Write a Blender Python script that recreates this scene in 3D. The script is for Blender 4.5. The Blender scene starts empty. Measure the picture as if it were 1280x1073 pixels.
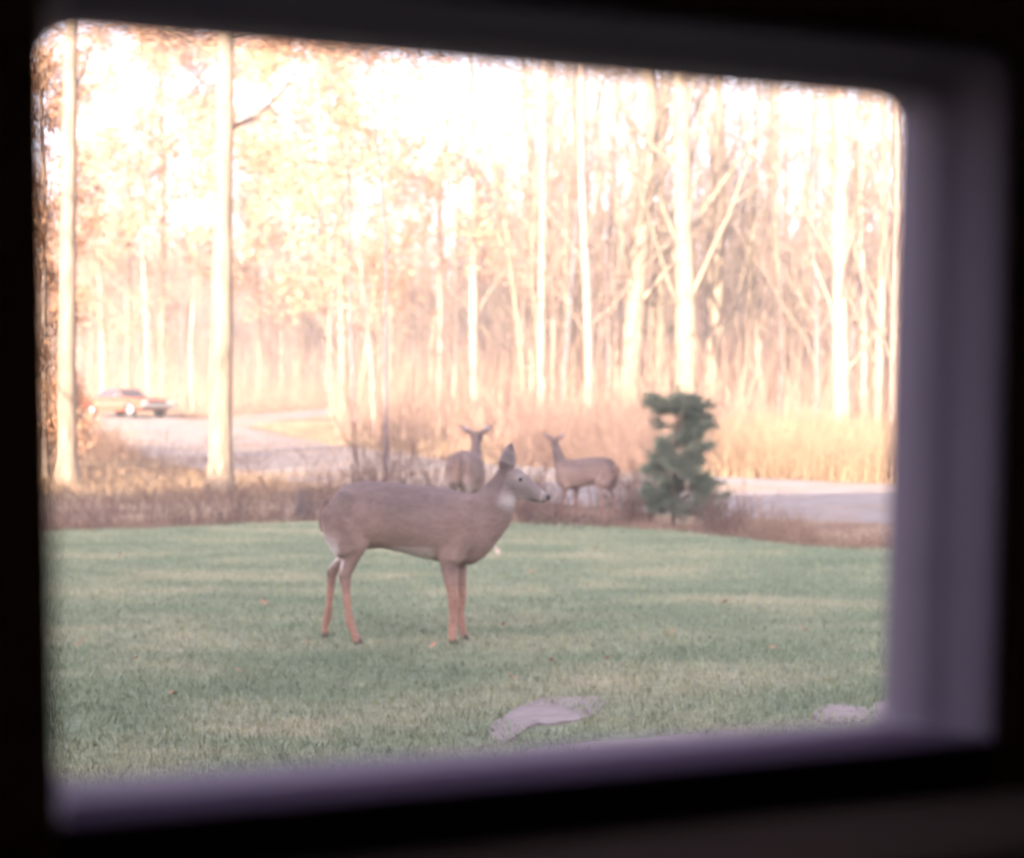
import bpy, bmesh, math, random
import numpy as np
from mathutils import Vector, Matrix, Euler, Quaternion

rnd = random.Random(11)
rng = np.random.default_rng(11)
SC = bpy.context.scene
COL = SC.collection
R = math.radians

# ------------------------------------------------------------------ camera, sky, sun, exposure
FPX = 1758.0            # focal length in photo pixels (1280 wide)
EYE = 1.45
HOR = 520.0             # pixel row of the eye-level line
cam_d = bpy.data.cameras.new('camera')
cam = bpy.data.objects.new('camera', cam_d)
COL.objects.link(cam)
cam_d.sensor_width = 36.0
cam_d.lens = FPX / 1280 * 36
cam_d.clip_start = 0.01
cam_d.clip_end = 1500
cam.location = (0, 0, EYE)
cam.rotation_euler = (R(90) - math.atan((536.5 - HOR) / FPX), 0, 0)
cam_d.dof.use_dof = True
cam_d.dof.focus_distance = 3.65
cam_d.dof.aperture_fstop = 3.0
cam_d.dof.aperture_blades = 0
SC.camera = cam

SUN_AZ, SUN_EL = R(20), R(15)
sun_dir = Vector((math.sin(SUN_AZ) * math.cos(SUN_EL), math.cos(SUN_AZ) * math.cos(SUN_EL), -math.sin(SUN_EL)))
world = bpy.data.worlds.new('World')
SC.world = world
world.use_nodes = True
wn, wl = world.node_tree.nodes, world.node_tree.links
wn.clear()
w_out = wn.new('ShaderNodeOutputWorld')
w_bg = wn.new('ShaderNodeBackground')
w_sky = wn.new('ShaderNodeTexSky')
w_sky.sky_type = 'NISHITA'
w_sky.sun_disc = False
w_sky.sun_elevation = SUN_EL
w_sky.sun_rotation = R(180) + SUN_AZ
w_sky.air_density = 1.0
w_sky.dust_density = 2.5
w_sky.ozone_density = 1.0
w_hsv = wn.new('ShaderNodeHueSaturation')
w_hsv.inputs['Saturation'].default_value = 0.42
w_bg.inputs['Strength'].default_value = 0.15
wl.new(w_sky.outputs[0], w_hsv.inputs['Color'])
w_tint = wn.new('ShaderNodeMix'); w_tint.data_type = 'RGBA'; w_tint.blend_type = 'MULTIPLY'
w_tint.inputs[0].default_value = 1.0
w_tint.inputs[7].default_value = (1.06, 0.96, 1.10, 1)
wl.new(w_hsv.outputs[0], w_tint.inputs[6])
wl.new(w_tint.outputs[2], w_bg.inputs['Color'])
wl.new(w_bg.outputs[0], w_out.inputs['Surface'])

sun_d = bpy.data.lights.new('sun', 'SUN')
sun_d.energy = 5.0
sun_d.angle = R(0.6)
sun_d.color = (1.0, 0.81, 0.62)
sun = bpy.data.objects.new('sun', sun_d)
sun.rotation_euler = sun_dir.to_track_quat('-Z', 'Y').to_euler()
sun.location = (-10, -30, 20)
COL.objects.link(sun)

SC.view_settings.view_transform = 'Standard'
SC.view_settings.look = 'None'
SC.view_settings.gamma = 1
SC.view_settings.use_curve_mapping = False
SC.view_settings.exposure = 2.8
SC.render.engine = 'CYCLES'
SC.cycles.use_denoising = True
SC.cycles.max_bounces = 8
SC.cycles.diffuse_bounces = 4
SC.cycles.transparent_max_bounces = 16
SC.cycles.sample_clamp_indirect = 10

# ------------------------------------------------------------------ helpers
def tag(o, label=None, cat=None, group=None, kind=None):
    if label: o['label'] = label
    if cat: o['category'] = cat
    if group: o['group'] = group
    if kind: o['kind'] = kind
    return o

def link(name, me, mat=None, parent=None):
    o = bpy.data.objects.new(name, me)
    COL.objects.link(o)
    if mat is not None and me is not None:
        if isinstance(mat, (list, tuple)):
            for m in mat: me.materials.append(m)
        else:
            me.materials.append(mat)
    if parent is not None: o.parent = parent
    return o

def empty(name, loc=(0, 0, 0), rz=0.0):
    o = bpy.data.objects.new(name, None)
    COL.objects.link(o)
    o.location = loc
    o.rotation_euler = (0, 0, rz)
    o.empty_display_size = 0.2
    return o

def mesh_np(name, V, F, smooth=False):
    """V (n,3) array, F (m,4) or (m,3) int array or list of such arrays"""
    me = bpy.data.meshes.new(name)
    Fs = F if isinstance(F, list) else [F]
    Fs = [f for f in Fs if len(f)]
    V = np.asarray(V, dtype=np.float32)
    me.vertices.add(len(V)); me.vertices.foreach_set('co', V.ravel())
    loops = np.concatenate([f.ravel() for f in Fs]).astype(np.int32)
    starts, c = [], 0
    for f in Fs:
        n = f.shape[1]
        starts.append(c + np.arange(len(f)) * n)
        c += f.size
    starts = np.concatenate(starts).astype(np.int32)
    me.loops.add(len(loops)); me.loops.foreach_set('vertex_index', loops)
    me.polygons.add(len(starts)); me.polygons.foreach_set('loop_start', starts)
    me.update(calc_edges=True)
    me.validate()
    if smooth:
        me.polygons.foreach_set('use_smooth', np.ones(len(me.polygons), dtype=bool))
    return me

def tube_batch(P, Rr, sides=3):
    """P (n,k,3) polylines, Rr (n,k) radii -> verts, quad faces"""
    P = np.asarray(P, float); Rr = np.asarray(Rr, float)
    n, k, _ = P.shape
    T = np.empty_like(P)
    T[:, 1:-1] = P[:, 2:] - P[:, :-2]
    T[:, 0] = P[:, 1] - P[:, 0]
    T[:, -1] = P[:, -1] - P[:, -2]
    T /= np.linalg.norm(T, axis=2, keepdims=True) + 1e-9
    overall = P[:, -1] - P[:, 0]
    ref = np.where((np.abs(overall[:, 2]) > 0.7 * np.linalg.norm(overall, axis=1))[:, None], [[1., 0, 0]], [[0, 0, 1.]])
    A = np.cross(T, ref[:, None, :]); A /= np.linalg.norm(A, axis=2, keepdims=True) + 1e-9
    B = np.cross(T, A)
    ang = np.arange(sides) * 2 * math.pi / sides
    ring = (A[:, :, None, :] * np.cos(ang)[None, None, :, None] + B[:, :, None, :] * np.sin(ang)[None, None, :, None])
    V = P[:, :, None, :] + ring * Rr[:, :, None, None]
    V = V.reshape(-1, 3)
    i = np.arange(n)[:, None, None] * k * sides
    j = np.arange(k - 1)[None, :, None] * sides
    s = np.arange(sides)[None, None, :]
    s2 = (s + 1) % sides
    F = np.stack([i + j + s, i + j + s2, i + j + sides + s2, i + j + sides + s], axis=-1).reshape(-1, 4)
    return V, F

class Tubes:
    def __init__(self): self.d = {}
    def add(self, pts, rad, sides=3):
        self.d.setdefault((len(pts), sides), []).append((pts, rad))
    def mesh(self, name, smooth=True):
        Vs, Fs, off = [], [], 0
        for (k, s), L in self.d.items():
            V, F = tube_batch(np.array([a for a, b in L]), np.array([b for a, b in L]), s)
            Vs.append(V); Fs.append(F + off); off += len(V)
        return mesh_np(name, np.concatenate(Vs), np.concatenate(Fs), smooth)

def box_bm(bm, c, s, rot=None):
    r = bmesh.ops.create_cube(bm, size=1.0)
    M = Matrix.Translation(c) @ (rot.to_4x4() if rot else Matrix()) @ Matrix.Diagonal((s[0], s[1], s[2], 1))
    bmesh.ops.transform(bm, matrix=M, verts=r['verts'])
    return r['verts']

def bm_obj(name, bm, mat, parent=None, smooth=False, bevel=0.0):
    me = bpy.data.meshes.new(name)
    if bevel > 0:
        bmesh.ops.bevel(bm, geom=bm.edges[:], offset=bevel, segments=2, affect='EDGES', profile=0.6)
    bmesh.ops.recalc_face_normals(bm, faces=bm.faces)
    bm.to_mesh(me); bm.free()
    if smooth:
        for p in me.polygons: p.use_smooth = True
    return link(name, me, mat, parent)

# ------------------------------------------------------------------ materials
def mat_base(name, rough=0.9, spec=0.2):
    m = bpy.data.materials.new(name)
    m.use_nodes = True
    nt = m.node_tree
    b = nt.nodes['Principled BSDF']
    b.inputs['Roughness'].default_value = rough
    b.inputs['Specular IOR Level'].default_value = spec
    return m, nt, b

def noise_node(nt, scale, detail=5, rough=0.6, vec=None, dist=0.0):
    n = nt.nodes.new('ShaderNodeTexNoise')
    n.inputs['Scale'].default_value = scale
    n.inputs['Detail'].default_value = detail
    n.inputs['Roughness'].default_value = rough
    n.inputs['Distortion'].default_value = dist
    if vec is not None: nt.links.new(vec, n.inputs['Vector'])
    return n

def ramp(nt, fac, stops):
    r = nt.nodes.new('ShaderNodeValToRGB')
    while len(r.color_ramp.elements) > 1: r.color_ramp.elements.remove(r.color_ramp.elements[-1])
    r.color_ramp.elements[0].position = stops[0][0]
    r.color_ramp.elements[0].color = (*stops[0][1], 1)
    for p, c in stops[1:]:
        e = r.color_ramp.elements.new(p); e.color = (*c, 1)
    nt.links.new(fac, r.inputs[0])
    return r

def coords(nt, kind='Object', scale=(1, 1, 1)):
    if kind == 'World':
        g = nt.nodes.new('ShaderNodeNewGeometry'); out = g.outputs['Position']
    else:
        g = nt.nodes.new('ShaderNodeTexCoord'); out = g.outputs[kind]
    mp = nt.nodes.new('ShaderNodeMapping')
    mp.inputs['Scale'].default_value = scale
    nt.links.new(out, mp.inputs['Vector'])
    return mp.outputs[0]

def noisy_mat(name, stops, scale=5, rough=0.9, spec=0.2, kind='Object', cs=(1, 1, 1), bump=0.0, detail=6, objrand=0.0):
    m, nt, b = mat_base(name, rough, spec)
    v = coords(nt, kind, cs)
    n = noise_node(nt, scale, detail, vec=v)
    c = ramp(nt, n.outputs['Fac'], stops)
    out = c.outputs[0]
    if objrand > 0:
        oi = nt.nodes.new('ShaderNodeObjectInfo')
        mr = nt.nodes.new('ShaderNodeMapRange')
        mr.inputs['To Min'].default_value = 1 - objrand
        mr.inputs['To Max'].default_value = 1 + objrand
        nt.links.new(oi.outputs['Random'], mr.inputs['Value'])
        h = nt.nodes.new('ShaderNodeHueSaturation')
        nt.links.new(mr.outputs[0], h.inputs['Value'])
        nt.links.new(out, h.inputs['Color'])
        out = h.outputs[0]
    nt.links.new(out, b.inputs['Base Color'])
    if bump > 0:
        bp = nt.nodes.new('ShaderNodeBump')
        bp.inputs['Strength'].default_value = bump
        bp.inputs['Distance'].default_value = 0.03
        nt.links.new(n.outputs['Fac'], bp.inputs['Height'])
        nt.links.new(bp.outputs[0], b.inputs['Normal'])
    return m

def plain_mat(name, col, rough=0.5, spec=0.4, metal=0.0, var=0.12, scale=8):
    lo = tuple(c * (1 - var) for c in col); hi = tuple(min(1, c * (1 + var)) for c in col)
    m = noisy_mat(name, [(0.3, lo), (0.7, hi)], scale=scale, rough=rough, spec=spec)
    m.node_tree.nodes['Principled BSDF'].inputs['Metallic'].default_value = metal
    return m

M = {}
M['bark'] = noisy_mat('bark', [(0.25, (0.138, 0.103, 0.085)), (0.5, (0.275, 0.213, 0.172)), (0.75, (0.385, 0.309, 0.241))], scale=3.2, cs=(3, 3, 0.5), bump=0.6, objrand=0.18)
M['bark_pale'] = noisy_mat('bark_pale', [(0.3, (0.092, 0.072, 0.056)), (0.46, (0.178, 0.140, 0.103)), (0.7, (0.254, 0.203, 0.149))], scale=3.2, cs=(3, 3, 0.45), bump=0.8)
M['bark_grey'] = noisy_mat('bark_grey', [(0.3, (0.081, 0.063, 0.067)), (0.7, (0.161, 0.132, 0.132))], scale=4, cs=(3, 3, 0.7), bump=0.5)
M['twig'] = noisy_mat('twig', [(0.3, (0.160, 0.106, 0.083)), (0.7, (0.278, 0.206, 0.154))], scale=1.2, objrand=0.2)
M['far_wood'] = noisy_mat('far_wood', [(0.3, (0.172, 0.113, 0.102)), (0.5, (0.251, 0.178, 0.152)), (0.7, (0.343, 0.258, 0.205))], scale=0.35, cs=(1, 1, 0.2))
M['cane'] = noisy_mat('cane', [(0.3, (0.105, 0.066, 0.056)), (0.7, (0.205, 0.138, 0.108))], scale=3)
M['cane_tan'] = noisy_mat('cane_tan', [(0.3, (0.176, 0.111, 0.083)), (0.7, (0.316, 0.216, 0.153))], scale=2)
M['dry_grass'] = noisy_mat('dry_grass', [(0.3, (0.135, 0.087, 0.055)), (0.55, (0.230, 0.163, 0.103)), (0.75, (0.301, 0.230, 0.147))], scale=0.8)
M['oak_leaf'] = noisy_mat('oak_leaf', [(0.3, (0.169, 0.070, 0.037)), (0.5, (0.317, 0.180, 0.106)), (0.7, (0.444, 0.295, 0.190))], scale=1.4)
M['litter_leaf'] = noisy_mat('litter_leaf', [(0.3, (0.30, 0.13, 0.08)), (0.7, (0.48, 0.30, 0.20))], scale=2)
M['gravel'] = noisy_mat('gravel', [(0.3, (0.17, 0.145, 0.14)), (0.6, (0.25, 0.22, 0.205)), (0.8, (0.33, 0.295, 0.27))], scale=1.6, kind='World', bump=0.2)
def drive_mat():
    m, nt, b = mat_base('gravel_drive', 0.95, 0.1)
    v = coords(nt, 'World', (.6, 1.0, 1))
    n1 = noise_node(nt, 2.2, 6, .7, vec=v); n2 = noise_node(nt, .42, 5, .62, vec=v, dist=.6); n3 = noise_node(nt, 30, 3, .7, vec=v)
    a = ramp(nt, n1.outputs['Fac'], [(0.3, (0.17, 0.148, 0.142)), (0.6, (0.24, 0.212, 0.20)), (0.8, (0.32, 0.29, 0.27))])
    c = ramp(nt, n1.outputs['Fac'], [(0.3, (0.17, 0.115, 0.08)), (0.7, (0.31, 0.23, 0.165))])
    f = ramp(nt, n2.outputs['Fac'], [(0.50, (0, 0, 0)), (0.60, (.8, .8, .8))])
    mx = nt.nodes.new('ShaderNodeMix'); mx.data_type = 'RGBA'
    nt.links.new(f.outputs[0], mx.inputs[0]); nt.links.new(a.outputs[0], mx.inputs[6]); nt.links.new(c.outputs[0], mx.inputs[7])
    nt.links.new(mx.outputs[2], b.inputs['Base Color'])
    bp = nt.nodes.new('ShaderNodeBump'); bp.inputs['Strength'].default_value = .5; bp.inputs['Distance'].default_value = .02
    nt.links.new(n3.outputs['Fac'], bp.inputs['Height']); nt.links.new(bp.outputs[0], b.inputs['Normal'])
    return m
M['gravel'] = drive_mat()
M['stone'] = noisy_mat('stone', [(0.3, (0.178, 0.145, 0.140)), (0.7, (0.255, 0.217, 0.208))], scale=9, bump=0.4)

# ground: leaf litter with patches of dry straw
def ground_mat():
    m, nt, b = mat_base('leaf_litter', 0.95, 0.1)
    v = coords(nt, 'World')
    n1 = noise_node(nt, 0.25, 4, vec=v)
    n2 = noise_node(nt, 9, 6, 0.7, vec=v)
    a = ramp(nt, n2.outputs['Fac'], [(0.3, (0.10, 0.06, 0.042)), (0.55, (0.20, 0.13, 0.09)), (0.75, (0.30, 0.21, 0.15))])
    c = ramp(nt, n2.outputs['Fac'], [(0.3, (0.21, 0.155, 0.095)), (0.7, (0.38, 0.30, 0.20))])
    mx = nt.nodes.new('ShaderNodeMix'); mx.data_type = 'RGBA'
    f = ramp(nt, n1.outputs['Fac'], [(0.42, (0, 0, 0)), (0.6, (1, 1, 1))])
    nt.links.new(f.outputs[0], mx.inputs[0])
    nt.links.new(a.outputs[0], mx.inputs[6]); nt.links.new(c.outputs[0], mx.inputs[7])
    nt.links.new(mx.outputs[2], b.inputs['Base Color'])
    bp = nt.nodes.new('ShaderNodeBump'); bp.inputs['Strength'].default_value = 0.6; bp.inputs['Distance'].default_value = 0.05
    nt.links.new(n2.outputs['Fac'], bp.inputs['Height']); nt.links.new(bp.outputs[0], b.inputs['Normal'])
    return m
M['ground'] = ground_mat()

def lawn_mat(name, mul, fine):
    m, nt, b = mat_base(name, 0.9, 0.15)
    v = coords(nt, 'World', (0.55, 1.25, 1))
    n1 = noise_node(nt, 0.85, 7, 0.70, vec=v, dist=0.5)
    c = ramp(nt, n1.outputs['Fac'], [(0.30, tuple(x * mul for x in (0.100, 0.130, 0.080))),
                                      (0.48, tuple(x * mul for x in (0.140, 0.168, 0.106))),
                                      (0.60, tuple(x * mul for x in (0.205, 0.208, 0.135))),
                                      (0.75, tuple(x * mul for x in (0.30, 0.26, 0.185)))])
    v2 = coords(nt, 'World')
    n2 = noise_node(nt, fine, 4, 0.7, vec=v2)
    h = nt.nodes.new('ShaderNodeHueSaturation')
    mr = nt.nodes.new('ShaderNodeMapRange')
    mr.inputs['From Min'].default_value = 0.3; mr.inputs['From Max'].default_value = 0.7
    mr.inputs['To Min'].default_value = 0.6; mr.inputs['To Max'].default_value = 1.4
    nt.links.new(n2.outputs['Fac'], mr.inputs['Value'])
    nt.links.new(mr.outputs[0], h.inputs['Value'])
    nt.links.new(c.outputs[0], h.inputs['Color'])
    nt.links.new(h.outputs[0], b.inputs['Base Color'])
    return m
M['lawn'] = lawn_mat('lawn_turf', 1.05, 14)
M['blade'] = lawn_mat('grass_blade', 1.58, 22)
M['needle'] = noisy_mat('pine_needle', [(0.3, (0.095, 0.13, 0.09)), (0.7, (0.19, 0.22, 0.155))], scale=3)
M['pine_bark'] = noisy_mat('pine_bark', [(0.3, (0.09, 0.07, 0.055)), (0.7, (0.17, 0.13, 0.10))], scale=6)

# ------------------------------------------------------------------ terrain
TY = np.array([-80, 0, 24, 30, 40, 50, 66, 80, 100, 130, 170, 220, 260, 330, 600.])
TZ = np.array([0, 0, 0, .06, .34, .62, 1.36, 1.85, 2.6, 4.2, 9.0, 15.5, 18.5, 20, 20.])
def hz(x, y):
    x = np.asarray(x, float); y = np.asarray(y, float)
    # smoothed interpolation of the rise away from the house
    z = (np.interp(y - 2.5, TY, TZ) + np.interp(y, TY, TZ) * 2 + np.interp(y + 2.5, TY, TZ)) / 4
    z = z + 0.02 * np.sin(x * 0.35 + 1.0) * np.sin(y * 0.3) * np.clip((y - 2) / 5, 0, 1)
    far = np.clip((y - 34) / 30, 0, 1)
    drive = np.clip((x + 24) / 6, 0, 1)
    z = z + far * 0.25 * np.sin(x * 0.11 + y * 0.07) * np.clip((x - -4) / 8, 0, 1)
    # low bank left of the driveway
    z = z + 0.55 * np.exp(-(((x + 13.2) / 3.2) ** 2 + ((y - 38) / 4.0) ** 2))
    return z
def h1(x, y): return float(hz(x, y))
def W(px, py, d): return Vector(((px - 640) / FPX * d, d, EYE + (HOR - py) / FPX * d))

def grid_mesh(name, xs, ys, dz, mask=None):
    X, Y = np.meshgrid(xs, ys)
    Z = hz(X, Y) + dz
    V = np.stack([X, Y, Z], -1).reshape(-1, 3)
    nx = len(xs)
    i, j = np.meshgrid(np.arange(nx - 1), np.arange(len(ys) - 1))
    a = (j * nx + i).ravel()
    F = np.stack([a, a + 1, a + nx + 1, a + nx], -1)
    return mesh_np(name, V, F, True)

xs = np.unique(np.concatenate([np.linspace(-300, -40, 24), np.linspace(-40, 40, 161), np.linspace(40, 300, 24)]))
ys = np.unique(np.concatenate([np.linspace(-80, 0, 9), np.linspace(0, 90, 181), np.linspace(90, 420, 45)]))
tag(link('ground', grid_mesh('ground', xs, ys, -0.03), M['ground']), 'leaf-littered ground rising into the woods', kind='structure')

# lawn: far edge follows the photograph
LE = [(-14, 16.5), (-5.7, 17.3), (-2.6, 19.3), (0.6, 18.9), (1.9, 18.0), (3.2, 15.9), (4.2, 15.2), (7, 14.2), (14, 13.0)]
def lawn_edge(x):
    e = np.interp(x, [p[0] for p in LE], [p[1] for p in LE])
    return e + 0.12 * np.sin(np.asarray(x) * 3.1) + 0.06 * np.sin(np.asarray(x) * 9.7)
lx = np.linspace(-14, 14, 225); lt = np.linspace(0, 1, 80)
LX, LT = np.meshgrid(lx, lt)
LY = -6 + LT * (lawn_edge(LX) + 6)
V = np.stack([LX, LY, hz(LX, LY) + 0.004], -1).reshape(-1, 3)
i, j = np.meshgrid(np.arange(len(lx) - 1), np.arange(len(lt) - 1)); a = (j * len(lx) + i).ravel()
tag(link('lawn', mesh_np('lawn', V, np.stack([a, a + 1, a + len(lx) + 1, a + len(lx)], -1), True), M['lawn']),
    'shaded green lawn with straw coloured streaks', kind='structure')

# driveway
def ribbon(name, pts, wid, dz, mat):
    P = np.array(pts, float)
    s = np.concatenate([[0], np.cumsum(np.linalg.norm(np.diff(P, axis=0), axis=1))])
    t = np.linspace(0, s[-1], int(s[-1] / 0.6))
    x = np.interp(t, s, P[:, 0]); y = np.interp(t, s, P[:, 1]); w = np.interp(t, s, wid)
    k = np.ones(9) / 9
    x[4:-4] = np.convolve(x, k, 'valid'); y[4:-4] = np.convolve(y, k, 'valid')
    dx, dy = np.gradient(x), np.gradient(y); L = np.hypot(dx, dy)
    nx_, ny_ = -dy / L, dx / L
    rows = []
    for c in np.linspace(-.5, .5, 13):
        wob = 0.12 * np.sin(t * 1.3 + c * 9) + 0.07 * np.sin(t * 3.7) if abs(c) > .45 else 0
        rx = x + nx_ * (c * w + wob); ry = y + ny_ * (c * w + wob)
        rows.append(np.stack([rx, ry, hz(rx, ry) + dz - 0.075 * (abs(c) > .45)], -1))
    V = np.stack(rows, 1).reshape(-1, 3)
    m = 13
    i, j = np.meshgrid(np.arange(m - 1), np.arange(len(t) - 1)); a = (j * m + i).ravel()
    return link(name, mesh_np(name, V, np.stack([a, a + 1, a + m + 1, a + m], -1), True), mat)
DRV = [(22, 19.5), (12, 22.2), (6.5, 24.0), (1, 29), (-4.2, 35), (-8.5, 42.5), (-12.5, 51), (-16.5, 60), (-21, 68), (-28, 78)]
DW = [9, 10, 10.5, 8.5, 7.5, 8.5, 9, 8.5, 6, 5]
tag(ribbon('driveway', DRV, DW, 0.02, M['gravel']), 'pale gravel driveway curving from the right to the car', kind='structure')
SPUR = [(-13.5, 55), (-12.5, 63), (-10.5, 72), (-8, 82)]
tag(ribbon('driveway_spur', SPUR, [5, 4, 3.2, 3], 0.028, M['gravel']), 'pale gravel track leading off behind the nearest trunk', kind='structure')
def near_drive(x, y, pad):
    for pts, wd in ((DRV, DW), (SPUR, [5, 4, 3.2, 3])):
        for k in range(len(pts) - 1):
            a = Vector(pts[k]); b = Vector(pts[k + 1]); p = Vector((x, y))
            t = max(0, min(1, (p - a).dot(b - a) / (b - a).length_squared))
            w = wd[k] * (1 - t) + wd[k + 1] * t
            if (a.lerp(b, t) - p).length < w / 2 + pad: return True
    return False

# ------------------------------------------------------------------ grass blades
def blades():
    n = 210000
    y = 4.6 + (19.4 - 4.6) * rng.random(n) ** 1.15
    x = (rng.random(n) - 0.5) * 2 * (0.44 * y + 0.6)
    keep = y < lawn_edge(x) + 0.15 * rng.random(n)
    for (cx, cy, rx, ry) in STONES_EX:
        keep &= (((x - cx) / rx) ** 2 + ((y - cy) / ry) ** 2 > 0.28)
    x, y = x[keep], y[keep]; n = len(x)
    a = rng.random(n) * 2 * math.pi
    h = 0.022 + 0.035 * rng.random(n)
    w = 0.0022 + 0.0022 * rng.random(n)
    lean = 0.5 * h * (0.3 + rng.random(n) * 1.4); la = rng.random(n) * 2 * math.pi
    z = hz(x, y)
    ca, sa = np.cos(a) * w, np.sin(a) * w
    v0 = np.stack([x - ca, y - sa, z], -1); v1 = np.stack([x + ca, y + sa, z], -1)
    mx, my = x + np.cos(la) * lean * .4, y + np.sin(la) * lean * .4
    v2 = np.stack([mx + ca * .8, my + sa * .8, z + h * .6], -1); v3 = np.stack([mx - ca * .8, my - sa * .8, z + h * .6], -1)
    v4 = np.stack([x + np.cos(la) * lean, y + np.sin(la) * lean, z + h], -1)
    V = np.stack([v0, v1, v2, v3, v4], 1).reshape(-1, 3)
    b = np.arange(n) * 5
    Q = np.stack([b, b + 1, b + 2, b + 3], -1); T = np.stack([b + 3, b + 2, b + 4], -1)
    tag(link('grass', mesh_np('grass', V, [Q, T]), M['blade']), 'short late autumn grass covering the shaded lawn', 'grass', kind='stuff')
STONES_EX = []

# pale flat stones showing through the lawn
def stone_slab(px_outline, label, seed):
    r = random.Random(seed)
    P = []
    for (px, py) in px_outline:
        d = EYE * FPX / (py - HOR)
        P.append(Vector(((px - 640) / FPX * d, d, 0)))
    c = sum(P, Vector()) / len(P)
    pts = []
    for k in range(len(P)):
        a, b = P[k], P[(k + 1) % len(P)]
        z_, y_ = P[k - 1], P[(k + 2) % len(P)]
        for t in (0, .25, .5, .75):
            q = (a * 2 + (b - z_) * t + (z_ * 2 - a * 5 + b * 4 - y_) * t * t + (a * 3 - z_ - b * 3 + y_) * t ** 3) * .5
            q += (q - c) * r.uniform(-.03, .03)
            pts.append(q - c)
    bm = bmesh.new()
    z0 = h1(c.x, c.y)
    top = [bm.verts.new((p.x, p.y, .016 + r.uniform(-.003, .003))) for p in pts]
    rim = [bm.verts.new((p.x * 1.03, p.y * 1.03, .006)) for p in pts]
    bot = [bm.verts.new((p.x * 1.02, p.y * 1.02, -.05)) for p in pts]
    ctr = bm.verts.new((0, 0, .020))
    n = len(pts)
    for k in range(n):
        l = (k + 1) % n
        bm.faces.new((ctr, top[k], top[l])); bm.faces.new((top[k], rim[k], rim[l], top[l])); bm.faces.new((rim[k], bot[k], bot[l], rim[l]))
    o = bm_obj('flat_stone', bm, M['stone'])
    o.location = (c.x, c.y, z0)
    tag(o, label, 'stone', 'flat stones showing through the lawn')
    rx = max(abs(p.x) for p in pts); ry = max(abs(p.y) for p in pts)
    STONES_EX.append((c.x, c.y, rx, ry))
stone_slab([(614, 915), (640, 898), (668, 882), (700, 879), (752, 880), (748, 898), (720, 908), (690, 913), (668, 914), (650, 926), (632, 936), (616, 928)],
           'largest pale flat stone in the lawn below the near deer', 1)
stone_slab([(1018, 900), (1040, 888), (1075, 892), (1090, 900), (1075, 912), (1030, 912)], 'small pale flat stone in the lawn beside the right window jamb', 2)
stone_slab([(1086, 896), (1110, 884), (1150, 886), (1160, 905), (1110, 914)], 'pale flat stone half hidden by the right window jamb', 3)
stone_slab([(655, 950), (720, 940), (800, 934), (870, 926), (935, 922), (925, 940), (840, 960), (700, 975)], 'long pale flat stone just above the window sill', 4)
blades()

# ------------------------------------------------------------------ trees
def perp_dir(d, elev, az):
    up = Vector((0, 0, 1)) if abs(d.z) < .95 else Vector((1, 0, 0))
    a = d.cross(up).normalized(); b = d.cross(a)
    return (d * math.sin(elev) + (a * math.cos(az) + b * math.sin(az)) * math.cos(elev)).normalized()

def limb(r, p, d, L, rad, k, up=0.15, wig=0.12):
    pts = [p.copy()]; dirs = [d.copy()]
    q = p.copy(); dd = d.copy()
    for _ in range(k - 1):
        dd = (dd + Vector((r.gauss(0, wig), r.gauss(0, wig), r.gauss(0, wig) + up))).normalized()
        q = q + dd * (L / (k - 1)); pts.append(q.copy()); dirs.append(dd.copy())
    rads = [rad * (1 - .85 * t / (k - 1)) for t in range(k)]
    return pts, rads, dirs

def grow_branches(r, tubes, tips, trunk_pts, trunk_rad, t0, n, spread=1.0, density=1.0, minr=0.004, elev=(0.5, 1.05), lenf=.34):
    H = trunk_pts[-1].z - trunk_pts[0].z
    m = len(trunk_pts) - 1
    az = r.uniform(0, 6)
    for i in range(n):
        t = t0 + (1 - t0) * (i + r.random()) / n * .98
        f = t * m; a = int(f); a = min(a, m - 1); ff = f - a
        p = trunk_pts[a].lerp(trunk_pts[a + 1], ff)
        tr = trunk_rad[a] * (1 - ff) + trunk_rad[a + 1] * ff
        d = (trunk_pts[a + 1] - trunk_pts[a]).normalized()
        az += 2.4 + r.uniform(-.5, .5)
        L = H * lenf * (1.15 - t * .75) * r.uniform(.6, 1.2) * spread
        bd = perp_dir(d, r.uniform(*elev), az)
        br = max(minr * 2, min(tr * .32, L * .012))
        P1, R1, D1 = limb(r, p, bd, L, br, 6, up=.12)
        tubes.add(P1, R1, 4)
        for j in range(int(round(6 * density))):
            u = r.uniform(.25, 1); g = u * 5; b = min(int(g), 4)
            q = P1[b].lerp(P1[b + 1], g - b)
            d2 = perp_dir(D1[b], r.uniform(.45, 1.0), r.uniform(0, 6.28))
            L2 = L * .42 * r.uniform(.5, 1.1)
            P2, R2, D2 = limb(r, q, d2, L2, max(minr * 1.3, R1[b] * .5), 5, up=.1)
            tubes.add(P2, R2, 3)
            for kx in range(int(round(5 * density))):
                u2 = r.uniform(.3, 1); g = u2 * 4; b2 = min(int(g), 3)
                q2 = P2[b2].lerp(P2[b2 + 1], g - b2)
                d3 = perp_dir(D2[b2], r.uniform(.5, 1.0), r.uniform(0, 6.28))
                P3, R3, D3 = limb(r, q2, d3, L2 * .5 * r.uniform(.5, 1.2), minr, 4, up=.08)
                tubes.add(P3, R3, 3)
                tips.append((P3[-1], D3[-1])); tips.append((P3[2], D3[2]))

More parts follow.
